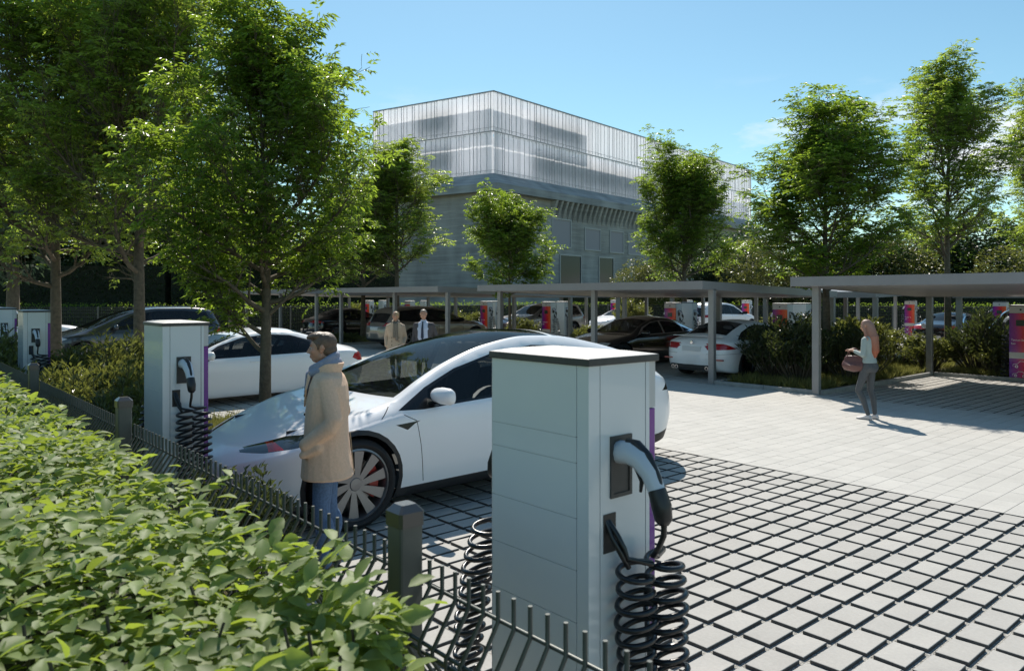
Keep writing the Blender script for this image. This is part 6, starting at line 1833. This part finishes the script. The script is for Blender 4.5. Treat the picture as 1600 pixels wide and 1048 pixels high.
# ---------- man in a suit ----------
def suit_man():
    HS, T = head_shapes((0, .03, 1.635), R(8), R(-8), 1.0)
    hips = [(-.085, 0, .90), (.085, 0, .90)]; knees = [(-.09, -.02, .50), (.085, .07, .50)]; ank = [(-.07, -.18, .12), (.08, .16, .09)]
    arms = [[(-.19, -.02, 1.38), (-.27, -.10, 1.12), (-.20, .02, .93)], [(.19, -.02, 1.38), (.235, -.05, 1.10), (.225, .04, .86)]]
    root = base_body(HS, arms, list(zip(hips, knees, ank)), [((-.20, .02, .93), (.3, .4, -.8), (1, 0, 0), .95, .4, -1), ((.225, .04, .86), (0, .2, -1), (-1, 0, 0), .95, .5, 1)], torso=(.11, .11))
    face_details(root, T)
    fuse('shirt', [('l', [ring((0, .005, 1.50), .066, .064), ring((0, 0, 1.47), .07, .07), ring((0, 0, 1.42), .16, .105), ring((0, .004, 1.30), .185, .137), ring((0, .004, 1.1), .170, .137), ring((0, 0, .96), .168, .13)])], C_shirt, root, .007, 2)
    C = [('l', [ring((0, -.028, 1.465), .085, .062), ring((0, -.02, 1.43), .185, .105), ring((0, -.015, 1.37), .225, .125, p=2.3), ring((0, -.01, 1.25), .215, .135, p=2.3), ring((0, -.01, 1.08), .198, .130, p=2.3), ring((0, -.01, .92), .215, .145, p=2.3), ring((0, -.012, .80), .225, .150, p=2.3), ring((0, -.012, .79), .215, .14, p=2.3)])]
    for a in arms: C += [('c', (a[0][0], a[0][1], 1.37), a[1], .070, .057), ('c', a[1], (a[2][0], a[2][1], a[2][2] + .01), .056, .046)]
    jk = fuse('suit_jacket', C, C_suit, root, .008, 2)
    # cut the jacket open at the front in a V
    bm = bmesh.new(); bm.from_mesh(jk.data)
    dl = [f for f in bm.faces if f.calc_center_median().y > .05 and abs(f.calc_center_median().x + .005) < max(.012, (.112 if f.calc_center_median().z > .95 else .0) * min(1, max((f.calc_center_median().z - .86) / .28, .55)))]
    bmesh.ops.delete(bm, geom=dl, context='FACES'); bm.to_mesh(jk.data); bm.free()
    s = MB(); s.loft([[Vector((x + dx, y, z)) for dx in (-w, w)] + [Vector((x + dx, y + .008, z)) for dx in (w, -w)] for x, y, z, w in ((0, .075, 1.468, .016), (0, .098, 1.44, .014), (0, .142, 1.32, .024), (0, .145, 1.10, .033), (0, .142, 1.04, .004))]); s.build('tie', C_tie, root)
    fuse('hair', [('e', T((0, -.024, .034)), (.078, .090, .078)), ('e', T((0, -.05, -.01)), (.067, .058, .055)), ('c', T((-.045, .052, .085)), T((.045, .052, .085)), .017, .017)], H_grey, root, .005, 2)
    legs_fused('trousers', C_suit, root, hips, knees, ank, (.088, .064, .052), hipr=(.165, .12))
    shoe(root, Vector((-.07, -.18, 0)), 0, M_shoeb); shoe(root, Vector((.08, .17, 0)), 0, M_shoeb)
    return root
m2 = suit_man()
X, Y = cw(662, 16.6); m2.location = (X, Y, 0); m2.scale = (.945,) * 3; m2.rotation_euler = (0, 0, heading(-.1, -1))
tag(m2, 'grey haired man in a dark suit, pale shirt and tie walking behind the white SUV', 'person', 'people')
# ---------- woman with the bag, seen from behind ----------
def bag_woman():
    HS, T = head_shapes((-.005, .045, 1.62), R(10), R(-16), .95, True)
    hips = [(-.08, 0, .92), (.08, 0, .92)]; knees = [(-.12, .125, .50), (.085, .01, .50)]; ank = [(-.085, -.03, .09), (.075, -.07, .09)]
    arms = [[(-.155, .0, 1.375), (-.205, .0, 1.12), (-.12, .23, 1.19)], [(.155, .0, 1.375), (.20, .02, 1.12), (.13, .20, 1.15)]]
    hd = [((-.12, .23, 1.19), (.05, .9, .12), (0, .1, -1), .82, .75, -1), ((.13, .20, 1.15), (-.5, .7, .2), (-.3, 0, -1), .82, .6, 1)]
    root = base_body(HS, arms, list(zip(hips, knees, ank)), hd)
    face_details(root, T, .93)
    C = [('l', [ring((0, 0, 1.455), .06, .055), ring((0, -.005, 1.43), .12, .075), ring((0, -.005, 1.38), .17, .092), ring((0, .0, 1.28), .160, .105), ring((0, .0, 1.15), .132, .095), ring((0, -.005, 1.05), .142, .105), ring((0, -.008, .985), .160, .118), ring((0, -.008, .978), .15, .11)])]
    for a in arms: C += [('c', a[0], a[1], .052, .043), ('c', a[1], Vector(a[1]).lerp(Vector(a[2]), .72), .042, .034)]
    fuse('jumper', C, C_top, root, .0075, 3)
    J = [('l', [ring((0, -.005, 1.04), .122, .09), ring((0, -.012, .96), .155, .118), ring((0, -.015, .88), .162, .125), ring((0, -.01, .82), .15, .11)]), ('e', (-.075, -.06, .90), (.075, .07, .08)), ('e', (.075, -.06, .90), (.075, .07, .08))]
    for h, k, a in zip(hips, knees, ank):
        m_ = Vector(k) * .66 + Vector(a) * .34 + Vector((0, -.022, 0))
        J += [('c', h, k, .086, .053), ('c', k, m_, .053, .053), ('c', m_, a, .052, .034)]
    fuse('leggings', J, C_legs, root, .007, 3)
    fuse('hair', [('e', T((0, -.020, .028)), (.079, .095, .084)), ('c', T((0, -.06, -.02)), (0, -.075, 1.42), .078, .088), ('c', (0, -.075, 1.42), (.0, -.105, 1.20), .092, .075), ('c', (.0, -.105, 1.20), (0, -.105, 1.10), .072, .035), ('c', T((-.066, .02, .03)), (-.085, .0, 1.42), .020, .028), ('c', T((.066, .02, .03)), (.085, .0, 1.42), .020, .026)], H_red, root, .0065, 2)
    for a in ank: shoe(root, Vector((a[0], a[1] + .01, 0)), R(4), M_sneak, 1, .075)
    return root
w2 = bag_woman()
w2.location = (-5.28, 12.02, 0); w2.scale = (.905,) * 3; w2.rotation_euler = (0, 0, heading(-.62, .78))
tag(w2, 'woman with long auburn hair and grey leggings standing in the sunlit lane', 'person', 'people')
# the bag hangs from her left hand
bag = empty('handbag', (0, 0, 0)); bag.location = w2.location; bag.rotation_euler = w2.rotation_euler; bag.scale = w2.scale
tag(bag, 'rose brown leather handbag hanging from the hand of the woman in grey leggings', 'bag')
rg = []
for t, h, w in ((-.19, .02, .02), (-.185, .07, .05), (-.155, .10, .075), (0, .12, .09), (.155, .10, .075), (.185, .07, .05), (.19, .02, .02)):
    rg.append([Vector((-.12 + 1.1 * w * math.sin(a) * (1 if math.cos(a) < 0 else .35), .21 + t * (1 if math.cos(a) < .2 else .86), .955 + 1.2 * h * math.cos(a) + .02 * abs(t) / .2 * (math.cos(a) > 0))) for a in [2 * math.pi * j / 18 for j in range(18)]])
s = MB(); s.loft(rg); bb = s.build('bag_body', M_bag, bag, 60)
for dx in (-.045, .045):
    s = MB(); P = []
    for j in range(13):
        a = math.pi * j / 12; P.append((-.10 + dx * (1 - math.sin(a) * .8), .21 - .11 * math.cos(a), 1.02 + .205 * math.sin(a) ** .8))
    s.tube(P, .0075, 6); s.build('bag_handle', M_bag, bag, 60)
